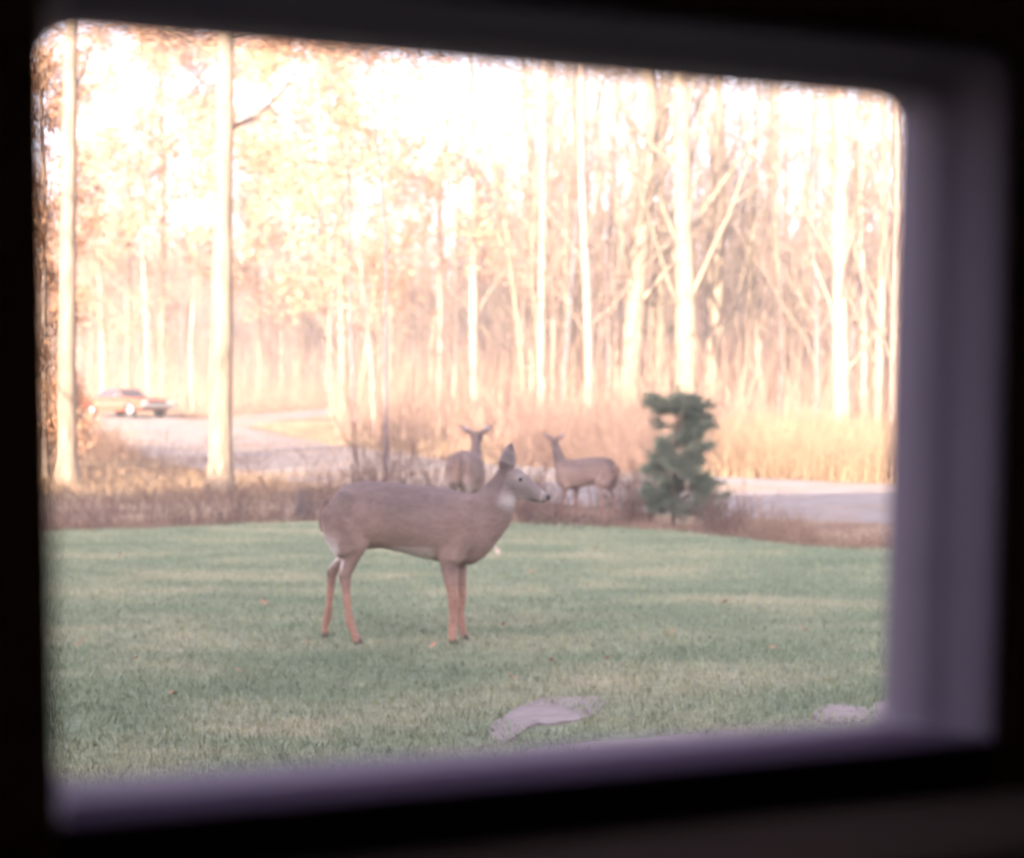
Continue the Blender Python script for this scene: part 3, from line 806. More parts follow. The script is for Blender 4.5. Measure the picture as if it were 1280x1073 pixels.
# ------------------------------------------------------------------ small pine
def pine():
    d = 18.7
    base = W(842, 655, d); gz = h1(base.x, base.y)
    root = empty('pine_sapling', (base.x, base.y, gz))
    r = random.Random(5)
    tb = Tubes(); s = d / FPX
    def L(px, py): return Vector(((px - 642 - 200) * s, 0, (655 - py) * s))
    trunk = [Vector((0, 0, -.05)), L(841, 610), L(844, 560), L(846, 520), L(848, 482)]
    tb.add(trunk, [.030, .024, .018, .011, .005], 8)
    link('trunk', tb.mesh('trunk'), M['pine_bark'], root)
    br = Tubes(); N0 = []; N1 = []
    tips = [(500, 818, 497), (505, 806, 503), (512, 828, 512), (500, 868, 500), (508, 886, 507), (518, 890, 522), (530, 895, 532), (525, 868, 515), (520, 850, 500),
            (545, 870, 540), (548, 828, 552), (555, 856, 545), (560, 892, 553), (565, 818, 572), (572, 826, 586), (575, 866, 570), (580, 815, 580), (585, 880, 575),
            (600, 860, 590), (605, 826, 602), (612, 880, 598), (625, 898, 608), (628, 908, 614), (632, 890, 620), (622, 820, 618), (630, 838, 625), (640, 866, 630), (635, 826, 636), (640, 880, 634), (590, 845, 580), (620, 850, 612)]
    for _ in range(52):
        by = r.uniform(508, 645); wd = 14 + (by - 500) * .30
        tips.append((by, 848 + r.uniform(-1, 1) * wd, by - r.uniform(0, 14)))
    for (by, tx, ty) in tips:
        h = (655 - by) * s
        x0 = np.interp(h, [p.z for p in trunk], [p.x for p in trunk])
        a = Vector((x0, 0, h)); b = L(tx, ty); b.y = r.uniform(-.35, .35) * (1 if h < 1.0 else .6)
        P = [a, a.lerp(b, .35) + Vector((0, 0, -.01)), a.lerp(b, .7), b]
        br.add(P, [.009, .007, .005, .003], 4)
        # tufts of needles over the outer part, plus side twigs
        segs = [(a.lerp(b, .25), b)]
        for q in range(5):
            m = a.lerp(b, r.uniform(.45, .85)); dd = (b - a).normalized() + Vector((r.gauss(0, .7), r.gauss(0, .7), r.gauss(.2, .4)))
            e = m + dd.normalized() * r.uniform(.10, .22); segs.append((m, e)); br.add([m, m.lerp(e, .5), e], [.004, .003, .002], 3)
        for (u, v) in segs:
            dv = (v - u).normalized()
            for _ in range(75):
                p = u.lerp(v, r.random() ** .6)
                nd = (dv * .5 + Vector((r.gauss(0, .8), r.gauss(0, .8), r.gauss(.1, .8)))).normalized()
                N0.append(p); N1.append(p + nd * r.uniform(.06, .13))
    for _ in range(160):
        p = trunk[3].lerp(trunk[4], r.uniform(.3, 1)); nd = Vector((r.gauss(0, .6), r.gauss(0, .6), .8)).normalized()
        N0.append(p); N1.append(p + nd * .09)
    link('branch', br.mesh('branch'), M['pine_bark'], root)
    A = np.array(N0); B = np.array(N1)
    V, F = tube_batch(np.stack([A, B], 1), np.tile([[.0021, .0010]], (len(A), 1)), 3)
    f = link('needles', mesh_np('needles', V, F), M['needle'], root); f['kind'] = 'stuff'
    tag(root, 'small blue green pine with open tufted branches at the lawn edge', 'pine tree')
pine()

# ------------------------------------------------------------------ deer
def loft_bm(bm, secs, sides=20, lat=Vector((0, 1, 0))):
    """secs: (center Vector, half width lateral, half height in plane)"""
    n = len(secs); rings = []
    C = [s[0] for s in secs]
    ext = []
    T = []
    for i in range(n):
        t = (C[min(i + 1, n - 1)] - C[max(i - 1, 0)]).normalized(); T.append(t)
    full = [(C[0] - T[0] * min(secs[0][1], secs[0][2]) * .45, secs[0][1] * .6, secs[0][2] * .6, T[0])] + \
           [(C[i], secs[i][1], secs[i][2], T[i]) for i in range(n)] + \
           [(C[-1] + T[-1] * min(secs[-1][1], secs[-1][2]) * .45, secs[-1][1] * .6, secs[-1][2] * .6, T[-1])]
    for c, w, h, t in full:
        l = (lat - t * lat.dot(t)).normalized(); u = t.cross(l)
        rings.append([bm.verts.new(c + l * math.cos(a) * w + u * math.sin(a) * h) for a in [k / sides * 2 * math.pi for k in range(sides)]])
    for i in range(len(rings) - 1):
        for k in range(sides):
            bm.faces.new((rings[i][k], rings[i][(k + 1) % sides], rings[i + 1][(k + 1) % sides], rings[i + 1][k]))
    bm.faces.new(rings[0][::-1]); bm.faces.new(rings[-1])

def ss(a, b, x):
    t = np.clip((x - a) / (b - a), 0, 1); return t * t * (3 - 2 * t)

def deer_mat():
    m, nt, b = mat_base('deer_coat', 0.85, 0.15)
    at = nt.nodes.new('ShaderNodeAttribute'); at.attribute_name = 'Col'
    v = coords(nt, 'Object', (.35, 1, 1))
    n = noise_node(nt, 60, 5, .7, vec=v)
    n2 = noise_node(nt, 6, 3, .6, vec=v)
    ad = nt.nodes.new('ShaderNodeMath'); ad.operation = 'ADD'
    nt.links.new(n.outputs['Fac'], ad.inputs[0]); nt.links.new(n2.outputs['Fac'], ad.inputs[1])
    mr = nt.nodes.new('ShaderNodeMapRange'); mr.inputs['From Min'].default_value = .7; mr.inputs['From Max'].default_value = 1.3
    mr.inputs['To Min'].default_value = .68; mr.inputs['To Max'].default_value = 1.32
    nt.links.new(ad.outputs[0], mr.inputs['Value'])
    h = nt.nodes.new('ShaderNodeHueSaturation')
    nt.links.new(mr.outputs[0], h.inputs['Value']); nt.links.new(at.outputs['Color'], h.inputs['Color'])
    nt.links.new(h.outputs[0], b.inputs['Base Color'])
    bp = nt.nodes.new('ShaderNodeBump'); bp.inputs['Strength'].default_value = .35; bp.inputs['Distance'].default_value = .01
    nt.links.new(n.outputs['Fac'], bp.inputs['Height']); nt.links.new(bp.outputs[0], b.inputs['Normal'])
    return m
M['deer'] = deer_mat()
M['hoof'] = plain_mat('hoof', (.06, .045, .04), .5)
M['nose'] = plain_mat('deer_nose', (.018, .016, .018), .35)
M['eye'] = plain_mat('deer_eye', (.012, .01, .01), .12, .6)

S = 195.0
def D2(px, py, y=0.0): return Vector(((px - 510) / S, y, (805 - py) / S))

def build_deer(label, legs, neck, head_at, head_yaw, head_pitch, ear_spec, scale=1.0, loc=(0, 0, 0), rz=0.0, tail=None, dark=1.0, head_scale=1.0, whiteness=1.0, leg_fat=1.0):
    legs = [[(a, b, y, w * (leg_fat if b > 705 else 1), h * (leg_fat if b > 705 else 1)) for a, b, y, w, h in lg] for lg in legs]
    root = empty('deer', loc, rz)
    root.scale = (scale,) * 3
    bm = bmesh.new()
    tor = [(408, 632, 660, .050), (415, 620, 676, .095), (430, 609, 690, .135), (455, 604, 690, .155), (480, 605, 688, .160), (505, 607, 693, .17), (530, 610, 700, .178),
           (555, 614, 705, .172), (580, 619, 710, .150), (598, 627, 709, .118), (611, 642, 698, .080)]
    loft_bm(bm, [(D2(px, (t + b) / 2), w, (b - t) / 2 / S) for px, t, b, w in tor], 28)
    # haunches, shoulders and brisket
    for sgn in (-1, 1):
        loft_bm(bm, [(D2(438, 622, sgn * .075), .07, .07), (D2(426, 645, sgn * .095), .074, .115), (D2(432, 668, sgn * .10), .070, .130), (D2(441, 690, sgn * .11), .055, .10)], 18)
        loft_bm(bm, [(D2(586, 628, sgn * .05), .05, .06), (D2(582, 650, sgn * .085), .060, .095), (D2(572, 675, sgn * .095), .062, .11), (D2(564, 700, sgn * .10), .052, .075)], 18)
        pass
    # legs: lists of (px, py, y, halfwidth lat, halfwidth along)
    for lg in legs:
        loft_bm(bm, [(D2(a, b, y), w, h) for a, b, y, w, h in lg], 14)
    # tail
    tl = tail or [(408, 628, .03), (402, 642, .034), (401, 655, .026), (404, 668, .012)]
    loft_bm(bm, [(D2(a, b), w, .018) for a, b, w in tl], 12)
    # neck
    loft_bm(bm, [(D2(a, b, y), w, h) for a, b, y, w, h in neck], 22)
    # head in its own frame: x forward to the nose
    hb = bmesh.new()
    secs = [(-.055, .005, .045, .045), (-.02, .010, .064, .066), (.03, .006, .068, .074), (.08, -.006, .058, .070), (.13, -.018, .044, .056), (.175, -.026, .035, .043), (.21, -.030, .031, .034), (.232, -.032, .024, .026)]
    loft_bm(hb, [(Vector((x, 0, z)), w, h) for x, z, w, h in secs], 20)
    # brow ridges
    for sg in (-1, 1):
        loft_bm(hb, [(Vector((.035, sg * .045, .045)), .018, .018), (Vector((.075, sg * .046, .04)), .018, .016)], 10)
    # ears: thick leaf shapes, cupped
    for sg in (-1, 1):
        d0, wd, ln, fw = ear_spec[0 if sg < 0 else 1]
        d0 = Vector(d0).normalized(); fw = Vector(fw)
        lat_ = d0.cross(fw).normalized()
        b0 = Vector((-.035, sg * .045, .045))
        es = [(b0 - d0 * .01, wd * .62, .016), (b0 + d0 * ln * .22, wd * .92, .014), (b0 + d0 * ln * .45, wd * .95, .012), (b0 + d0 * ln * .68, wd * .66, .010), (b0 + d0 * ln * .86, wd * .34, .009), (b0 + d0 * ln, wd * .10, .007)]
        loft_bm(hb, es, 14, lat_)
    HM = Matrix.Translation(D2(*head_at[:2], head_at[2])) @ Matrix.Scale(head_scale, 4) @ Matrix.Rotation(head_yaw, 4, 'Z') @ Matrix.Rotation(head_pitch, 4, 'Y')
    bmesh.ops.transform(hb, matrix=HM, verts=hb.verts)
    tmp = bpy.data.meshes.new('tmp'); hb.to_mesh(tmp); hb.free(); bm.from_mesh(tmp); bpy.data.meshes.remove(tmp)
    bmesh.ops.recalc_face_normals(bm, faces=bm.faces)
    me = bpy.data.meshes.new('body'); bm.to_mesh(me); bm.free()
    o = bpy.data.objects.new('body', me); COL.objects.link(o)
    md = o.modifiers.new('r', 'REMESH'); md.mode = 'VOXEL'; md.voxel_size = .0085; md.use_smooth_shade = True
    sm = o.modifiers.new('s', 'SMOOTH'); sm.iterations = 20; sm.factor = .5
    dg = bpy.context.evaluated_depsgraph_get(); dg.update()
    nm = bpy.data.meshes.new_from_object(o.evaluated_get(dg))
    bpy.data.objects.remove(o); bpy.data.meshes.remove(me)
    nm.name = 'body'; nm.materials.clear()
    n = len(nm.vertices)
    co = np.empty(n * 3, np.float32); nm.vertices.foreach_get('co', co); co = co.reshape(-1, 3)
    no = np.empty(n * 3, np.float32); nm.vertices.foreach_get('normal', no); no = no.reshape(-1, 3)
    X, Y, Z = co.T
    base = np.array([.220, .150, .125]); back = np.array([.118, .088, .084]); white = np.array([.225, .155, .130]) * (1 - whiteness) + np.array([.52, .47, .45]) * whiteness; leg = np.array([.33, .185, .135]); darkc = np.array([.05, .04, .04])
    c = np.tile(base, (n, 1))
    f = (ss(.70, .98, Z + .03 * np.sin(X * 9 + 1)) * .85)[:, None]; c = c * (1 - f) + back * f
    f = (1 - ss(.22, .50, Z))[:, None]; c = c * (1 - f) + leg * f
    # white belly
    f = (ss(.25, .75, -no[:, 2]) * (Z > .40) * (Z < .62) * ss(-.16, -.02, X) * (1 - ss(.14, .2, X)) * (np.abs(Y) < .14))[:, None]; c = c * (1 - f) + white * f
    warm = np.array([.30, .205, .165])
    f = (np.exp(-(((X + .22) / .10) ** 2 + ((Z - .62) / .16) ** 2)) * .55)[:, None]; c = c * (1 - f) + warm * f
    f = (np.exp(-(((X - .02) / .28) ** 2 + ((Z - .60) / .07) ** 2)) * .45)[:, None]; c = c * (1 - f) + warm * f
    crease_shade = np.array([.12, .08, .07])  # muscle shading painted into the coat: thigh fold and under the chest
    f = (np.exp(-(((X + .385 - (Z - .72) * -.5) / .035) ** 2 + ((Z - .72) / .12) ** 2)) * .45)[:, None]; c = c * (1 - f) + crease_shade * f
    f = (np.exp(-(((X - .38) / .12) ** 2 + ((Z - .50) / .035) ** 2)) * .6)[:, None]; c = c * (1 - f) + crease_shade * f
    # white rump below and beside tail, inner hind legs
    f = (ss(.2, .8, -no[:, 0]) * (X < -.36) * ss(.42, .52, Z) * (1 - ss(.72, .86, Z)) * (np.abs(Y) < .13) * (np.abs(Y) > .035))[:, None] * .9; c = c * (1 - f) + white * f
    f = (ss(.40, .45, -X) * ss(.50, .54, Z) * (1 - ss(.60, .74, Z)) * (1 - ss(-.3, .15, no[:, 0])) * (np.abs(Y) < .17))[:, None] * .9 * whiteness; c = c * (1 - f) + white * f
    f = ((X < -.3) * (X > -.52) * ss(.45, .52, Z) * (1 - ss(.62, .70, Z)) * ss(.3, .8, -no[:, 0]))[:, None] * .8; c = c * (1 - f) + white * f
    # head paint in head frame
    inv = np.array(HM.inverted()); hc = co @ inv[:3, :3].T + inv[:3, 3]; hn = no @ inv[:3, :3].T
    hx, hy, hzz = hc.T
    inh = (hx > -.14) & (hx < .3) & (np.abs(hy) < .26) & (hzz > -.16) & (hzz < .26)
    grey = np.array([.20, .165, .155])
    f = (inh & (hx > -.02) & (hzz < .08))[:, None] * .7; c = c * (1 - f) + grey * f
    f = (inh * ss(.3, .8, -hn[:, 2]) * ss(-.02, .03, hx) * (1 - ss(.12, .16, hx)) * (hzz < -.03))[:, None] * .8; c = c * (1 - f) + white * f
    f = ((np.exp(-(((hx - .045) / .05) ** 2 + ((hzz + .105) / .035) ** 2))) * (np.abs(hy) < .16))[:, None] * .6; c = c * (1 - f) + white * f   # throat and chin
    f = (inh * ss(.185, .20, hx) * (1 - ss(.205, .22, hx)))[:, None] * .35; c = c * (1 - f) + white * f       # muzzle band
    f = (inh * np.exp(-(((hx - .055) / .028) ** 2 + ((hzz - .03) / .02) ** 2)) * (np.abs(hy) > .03))[:, None] * .3; c = c * (1 - f) + white * f  # eye ring
    # ears: dark rim, grey inside
    er = inh & (hzz > .085)
    f = (er * .8)[:, None]; c = c * (1 - f) + np.array([.27, .225, .225]) * f
    f = (inh * ss(.165, .20, np.sqrt(hy ** 2 + hzz ** 2)))[:, None] * .75; c = c * (1 - f) + np.array([.08, .065, .065]) * f
    # tail dark tip
    f = ((X < -.51) & (Z > .66))[:, None] * .35; c = c * (1 - f) + np.array([.2, .11, .075]) * f
    # dark gland on the hock
    for lg in legs:
        if lg[0][0] < 500:
            h = max(lg, key=lambda q: q[1] if q[1] < 735 else 0)
            p = D2(h[0] - 5, h[1] + 2, h[2]); f = np.exp(-((X - p.x) ** 2 + (Y - p.y) ** 2 + (Z - p.z) ** 2) / .028 ** 2)[:, None] * .85; c = c * (1 - f) + darkc * f
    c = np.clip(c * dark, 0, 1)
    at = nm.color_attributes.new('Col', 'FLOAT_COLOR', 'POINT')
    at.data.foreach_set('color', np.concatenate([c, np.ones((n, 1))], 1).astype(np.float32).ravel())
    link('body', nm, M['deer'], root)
    # hooves
    for lg in legs:
        a, b, y, w, h = lg[-1]
        hbm = bmesh.new()
        for sg in (-1, 1):
            z1 = .055; c0 = D2(a, b, y); 
            for (cx, w_, d_, z_) in ((0, 0, 0, 0),):
                tz = .05; bot = [(-.020, 0), (.045, 0)]; top = [(-.018, tz), (.014, tz)]
                vs = []
                for yy in (.001, .019):
                    for (q, z) in (bot[0], bot[1], top[1], top[0]): vs.append(hbm.verts.new((c0.x + q, c0.y + sg * (yy * (1 if z == 0 else .85)), z)))
                hbm.faces.new(vs[:4]); hbm.faces.new(vs[4:][::-1])
                for i in range(4): hbm.faces.new((vs[i], vs[(i + 1) % 4], vs[4 + (i + 1) % 4], vs[4 + i]))
        bm_obj('hoof', hbm, M['hoof'], root, bevel=.004)
    # eyes and nose
    for sg in (-1, 1):
        eb = bmesh.new(); bmesh.ops.create_uvsphere(eb, u_segments=16, v_segments=10, radius=.0125)
        bmesh.ops.transform(eb, matrix=HM @ Matrix.Translation((.058, sg * .056, .026)), verts=eb.verts)
        bm_obj('eye', eb, M['eye'], root, True)
    nb = bmesh.new(); bmesh.ops.create_uvsphere(nb, u_segments=16, v_segments=10, radius=1)
    bmesh.ops.transform(nb, matrix=HM @ Matrix.Translation((.238, 0, -.018)) @ Matrix.Diagonal((.016, .024, .019, 1)), verts=nb.verts)
    bm_obj('nose', nb, M['nose'], root, True)
    tag(root, label, 'deer', 'white tailed deer on the lawn')
    return root

near_legs = [
    # near hind
    [(436, 660, -.10, .06, .125), (448, 684, -.10, .05, .085), (440, 702, -.10, .038, .055), (434, 720, -.10, .028, .036), (436, 740, -.10, .022, .024), (438, 762, -.10, .020, .022), (440, 776, -.10, .024, .027), (445, 790, -.10, .019, .021), (450, 801, -.10, .023, .026)],
    # far hind, hock drawn back
    [(436, 660, .10, .06, .12), (440, 686, .11, .048, .075), (425, 704, .12, .032, .042), (411, 720, .13, .027, .033), (409, 740, .14, .021, .023), (407, 762, .14, .019, .021), (404, 780, .15, .022, .026), (401, 791, .15, .018, .020), (402, 799, .15, .022, .025)],
    # near fore
    [(566, 665, -.09, .06, .10), (562, 690, -.09, .05, .07), (563, 712, -.09, .036, .048), (566, 735, -.09, .028, .034), (568, 750, -.09, .028, .032), (567, 768, -.09, .020, .022), (566, 786, -.09, .022, .025), (567, 800, -.09, .022, .025)],
    # far fore
    [(568, 665, .09, .06, .10), (570, 690, .09, .05, .065), (573, 712, .09, .034, .042), (575, 735, .09, .026, .030), (575, 750, .09, .026, .030), (574, 768, .09, .019, .021), (575, 786, .09, .021, .024), (578, 799, .09, .022, .025)],
]
d_near = EYE * FPX / (805 - HOR)
build_deer('largest and nearest deer, standing side on upon the open lawn, head to the right', near_legs,
           [(578, 662, 0, .12, .20), (598, 655, 0, .10, .185), (613, 640, 0, .085, .155), (624, 622, 0, .072, .118), (632, 606, 0, .064, .092), (636, 598, 0, .05, .07)],
           (634, 603, 0), R(6), R(19), [((-.12, -.22, 1), .056, .165, (.2, -1, .1)), ((-.16, .10, 1), .046, .150, (.3, 1, 0))], head_scale=1.16, leg_fat=1.2, whiteness=.9,
           loc=((510 - 640) / FPX * d_near, d_near, h1(-.6, d_near)), rz=R(-2))

def std_legs(off):
    o = off
    return [
        [(436, 660, -.10, .06, .125), (448, 684, -.10, .05, .085), (436, 704, -.10, .036, .05), (424, 722, -.10, .028, .036), (426, 742, -.10, .022, .024), (426, 764, -.10, .020, .022), (426, 778, -.10, .024, .027), (428, 790, -.10, .019, .021), (431, 801, -.10, .023, .026)],
        [(436, 660, .10, .06, .12), (452, 684, .10, .048, .08), (446, 704, .10, .034, .046), (440, 722, .10, .027, .033), (444, 742, .10, .021, .023), (446, 764, .10, .019, .021), (447, 778, .10, .022, .026), (449, 790, .10, .018, .020), (452, 800, .10, .022, .025)],
        [(566, 665, -.09, .06, .10), (562 + o, 690, -.09, .05, .07), (562 + o, 712, -.09, .036, .048), (564 + o, 735, -.09, .028, .034), (565 + o, 750, -.09, .028, .032), (564 + o, 768, -.09, .020, .022), (563 + o, 786, -.09, .022, .025), (564 + o, 800, -.09, .022, .025)],
        [(568, 665, .09, .06, .10), (572, 690, .09, .05, .065), (578, 712, .09, .034, .042), (582, 735, .09, .026, .030), (584, 750, .09, .026, .030), (584, 768, .09, .019, .021), (584, 786, .09, .021, .024), (586, 800, .09, .022, .025)]]
ears_spread = [((-.1, -1, .62), .040, .185, (1, .1, 0)), ((-.1, 1, .62), .040, .185, (1, -.1, 0))]
# deer seen from behind, body heading away
d2 = 16.6
build_deer('deer seen from behind, facing the woods just beyond the near one', std_legs(2),
           [(575, 660, 0, .12, .19), (592, 640, 0, .095, .16), (600, 622, 0, .075, .125), (606, 603, 0, .06, .095), (610, 588, 0, .055, .08), (613, 580, 0, .05, .065)],
           (616, 580, 0), R(4), R(12), ears_spread, whiteness=.35, dark=.92, leg_fat=1.1, head_scale=1.1, scale=1.03, loc=((583 - 640) / FPX * d2, d2 + .3, h1(-.5, d2)), rz=R(80),
           tail=[(408, 622, .035), (398, 640, .045), (396, 662, .036), (401, 682, .014)])
# right deer: body pointing left and a little away, head turned from us
d3 = 19.4
build_deer('smallest deer, at right by the lawn edge, neck raised towards the left', std_legs(-6),
           [(575, 660, 0, .12, .19), (594, 642, 0, .095, .155), (604, 618, .01, .075, .115), (611, 594, .02, .06, .088), (616, 574, .03, .052, .072), (618, 564, .03, .045, .06)],
           (620, 560, .03), R(-62), R(10), ears_spread, whiteness=.25, dark=.85, leg_fat=1.1, scale=.87, loc=((733 - 640) / FPX * d3, d3, h1(1, d3)), rz=R(180 - 32))

# ------------------------------------------------------------------ car
def car():
    d = 66; x = (157 - 640) / FPX * d
    root = empty('parked_car', (x, d, h1(x, d) + .02), R(-38))
    red = plain_mat('car_paint', (.24, .055, .03), .55, .25, .0, .06)
    roofm = plain_mat('car_roof', (.17, .07, .065), .6, .2)
    chrome = plain_mat('chrome', (.30, .30, .31), .4, .4, .6)
    dark = plain_mat('dark_rubber', (.03, .028, .028), .7)
    glass = plain_mat('car_glass', (.045, .045, .055), .25, .25)
    prof = [(-2.38, .42), (-2.40, .62), (-2.36, .80), (-2.2, .86), (-1.5, .90), (-.4, .91), (.75, .92), (1.2, .90), (2.1, .83), (2.33, .78), (2.38, .62), (2.34, .40),
            (1.92, .34), (1.86, .56), (1.62, .72), (1.36, .72), (1.12, .56), (1.06, .30), (-1.0, .30), (-1.06, .56), (-1.3, .72), (-1.56, .72), (-1.8, .56), (-1.86, .36)]
    def extrude(prof, ys, name, mat, bev=.03, shrink=None):
        bm = bmesh.new(); rings = []
        for y in ys: rings.append([bm.verts.new((a, y, b)) for a, b in prof])
        bm.faces.new(rings[0]); bm.faces.new(rings[-1][::-1])
        for i in range(len(rings) - 1):
            for k in range(len(prof)):
                l = (k + 1) % len(prof); bm.faces.new((rings[i][k], rings[i][l], rings[i + 1][l], rings[i + 1][k]))
        return bm_obj(name, bm, mat, root, bevel=bev)
    extrude(prof, (-.90, .90), 'body', red, .025)
    # cabin: tapered
    bm = bmesh.new()
    low = [(-1.55, .74), (.78, .74)]; hi = [(-.78, .58), (.22, .58)]
    vb = [bm.verts.new(v) for v in ((-1.55, -.74, .90), (.80, -.74, .90), (.80, .74, .90), (-1.55, .74, .90))]
    vt = [bm.verts.new(v) for v in ((-.85, -.60, 1.33), (.16, -.60, 1.34), (.16, .60, 1.34), (-.85, .60, 1.33))]
    bm.faces.new(vt)
    for i in range(4): bm.faces.new((vb[i], vb[(i + 1) % 4], vt[(i + 1) % 4], vt[i]))
    bm_obj('roof', bm, roofm, root, bevel=.04)
    def quad(name, pts, mat, off):
        c = [Vector(p) for p in pts]; nrm = (c[1] - c[0]).cross(c[3] - c[0]).normalized(); ctr = sum(c, Vector()) / 4
        bm = bmesh.new(); sh = [ctr + (p - ctr) * 1.0 for p in c]
        a = [bm.verts.new(p + nrm * off) for p in sh]; b = [bm.verts.new(p - nrm * .01) for p in sh]
        bm.faces.new(a); bm.faces.new(b[::-1])
        for i in range(4): bm.faces.new((a[i], b[i], b[(i + 1) % 4], a[(i + 1) % 4]))
        return bm_obj(name, bm, mat, root)
    L = lambda p, q, t: tuple(p[i] * (1 - t) + q[i] * t for i in range(3))
    quad('windshield', [(.745, -.67, .93), (.745, .67, .93), (.235, .565, 1.28), (.235, -.565, 1.28)], glass, .012)
    quad('rear_window', [(-1.48, .66, .93), (-1.48, -.66, .93), (-.93, -.56, 1.27), (-.93, .56, 1.27)], glass, .012)
    for sg in (-1, 1):
        for (x0, x1, u0, u1) in ((-.28, .60, -.26, .13), (-1.22, -.34, -.80, -.32)):
            pts = [(x0, sg * .727, .95), (x1, sg * .727, .95), (u1, sg * .628, 1.27), (u0, sg * .628, 1.27)]
            if sg > 0: pts = [pts[1], pts[0], pts[3], pts[2]]
            quad('side_window', pts, glass, .012)
    def wheel(wx, sg):
        bm = bmesh.new(); bmesh.ops.create_cone(bm, cap_ends=True, segments=28, radius1=.33, radius2=.33, depth=.2)
        bmesh.ops.transform(bm, matrix=Matrix.Translation((wx, sg * .80, .33)) @ Matrix.Rotation(R(90), 4, 'X'), verts=bm.verts)
        w = bm_obj('wheel', bm, dark, root, bevel=.02)
        bm = bmesh.new(); bmesh.ops.create_cone(bm, cap_ends=True, segments=24, radius1=.21, radius2=.15, depth=.04)
        bmesh.ops.transform(bm, matrix=Matrix.Translation((wx, sg * .915, .33)) @ Matrix.Rotation(R(-90 * sg), 4, 'X'), verts=bm.verts)
        bm_obj('hubcap', bm, chrome, w)
    for wx in (1.49, -1.43):
        for sg in (-1, 1): wheel(wx, sg)
    for xx in (2.44, -2.46):
        bm = bmesh.new(); box_bm(bm, (xx, 0, .52), (.12, 1.84, .15)); bm_obj('bumper', bm, chrome, root, bevel=.03)
    bm = bmesh.new(); box_bm(bm, (2.375, 0, .68), (.03, 1.05, .14)); gr = bm_obj('grille', bm, dark, root)
    for k in range(4):
        bm = bmesh.new(); box_bm(bm, (2.395, 0, .63 + k * .033), (.012, 1.03, .008)); bm_obj('grille_bar', bm, chrome, gr)
    for sg in (-1, 1):
        for dy in (.60, .78):
            bm = bmesh.new(); bmesh.ops.create_cone(bm, cap_ends=True, segments=20, radius1=.075, radius2=.065, depth=.06)
            bmesh.ops.transform(bm, matrix=Matrix.Translation((2.39, sg * dy, .69)) @ Matrix.Rotation(R(90), 4, 'Y'), verts=bm.verts)
            bm_obj('headlight', bm, plain_mat('headlight_glass', (.35, .35, .34), .2, .5), root)
        bm = bmesh.new(); box_bm(bm, (.3, sg * .907, .62), (2.9, .012, .035)); bm_obj('side_trim', bm, chrome, root)
        bm = bmesh.new(); box_bm(bm, (.62, sg * .98, .98), (.09, .14, .09)); bm_obj('side_mirror', bm, chrome, root, bevel=.02)
        bm = bmesh.new(); box_bm(bm, (-.2, sg * .912, .78), (.14, .02, .025)); bm_obj('door_handle', bm, chrome, root)
        bm = bmesh.new(); box_bm(bm, (-2.41, sg * .66, .70), (.03, .36, .10)); bm_obj('tail_light', bm, plain_mat('tail_lens', (.35, .02, .02), .2), root)
    tag(root, 'old orange red sedan parked on the driveway at far left', 'car')
car()

# ------------------------------------------------------------------ house and the window we look through
YAW = R(19.2)
H_ROT = YAW      # house local x runs along the wall, y is outward
D2W, D1W = .68, .603
def on_plane(px, py, n):
    dv = Vector(((px - 640) / FPX, 1, (HOR - py) / FPX))
    nn = Vector((-math.sin(YAW), math.cos(YAW), 0)); sv = Vector((math.cos(YAW), math.sin(YAW), 0))
    p = dv * (n / dv.dot(nn))
    return (p.dot(sv), p.z + EYE)
corners = [on_plane(67, 987, D2W), on_plane(1120, 906, D2W), on_plane(1139, 121, D2W), on_plane(53, 27, D2W)]
def rounded(cs, rad, seg=8):
    out = []
    n = len(cs)
    for i in range(n):
        p = Vector(cs[i]); a = (Vector(cs[i - 1]) - p).normalized(); b = (Vector(cs[(i + 1) % n]) - p).normalized()
        rr = rad[i]
        p0, p1 = p + a * rr, p + b * rr
        for k in range(seg + 1):
            t = k / seg
            out.append(((p0 * (1 - t) ** 2) + p * 2 * t * (1 - t) + p1 * t * t))
    return out
cx = sum(c[0] for c in corners) / 4; cz = sum(c[1] for c in corners) / 4
def offset(cs, o):
    # grow or shrink the quad by o metres
    out = []
    for (x, z) in cs: out.append((x + (o if x > cx else min(0, -o * 0) - (0 if o >= 0 else o)), z + (o if z > cz else -o * .1)))
    return out

wood_dark = noisy_mat('dark_wood_panel', [(0.3, (.16, .10, .06)), (0.7, (.24, .16, .10))], scale=3, cs=(1, 6, 6), rough=.6)
siding = plain_mat('house_siding', (.45, .40, .34), .8)
shingle = plain_mat('roof_shingle', (.10, .09, .09), .9)
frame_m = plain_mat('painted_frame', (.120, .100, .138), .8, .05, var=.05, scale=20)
sill_m = plain_mat('painted_sill', (.062, .044, .070), .9, .0, var=.05, scale=20)

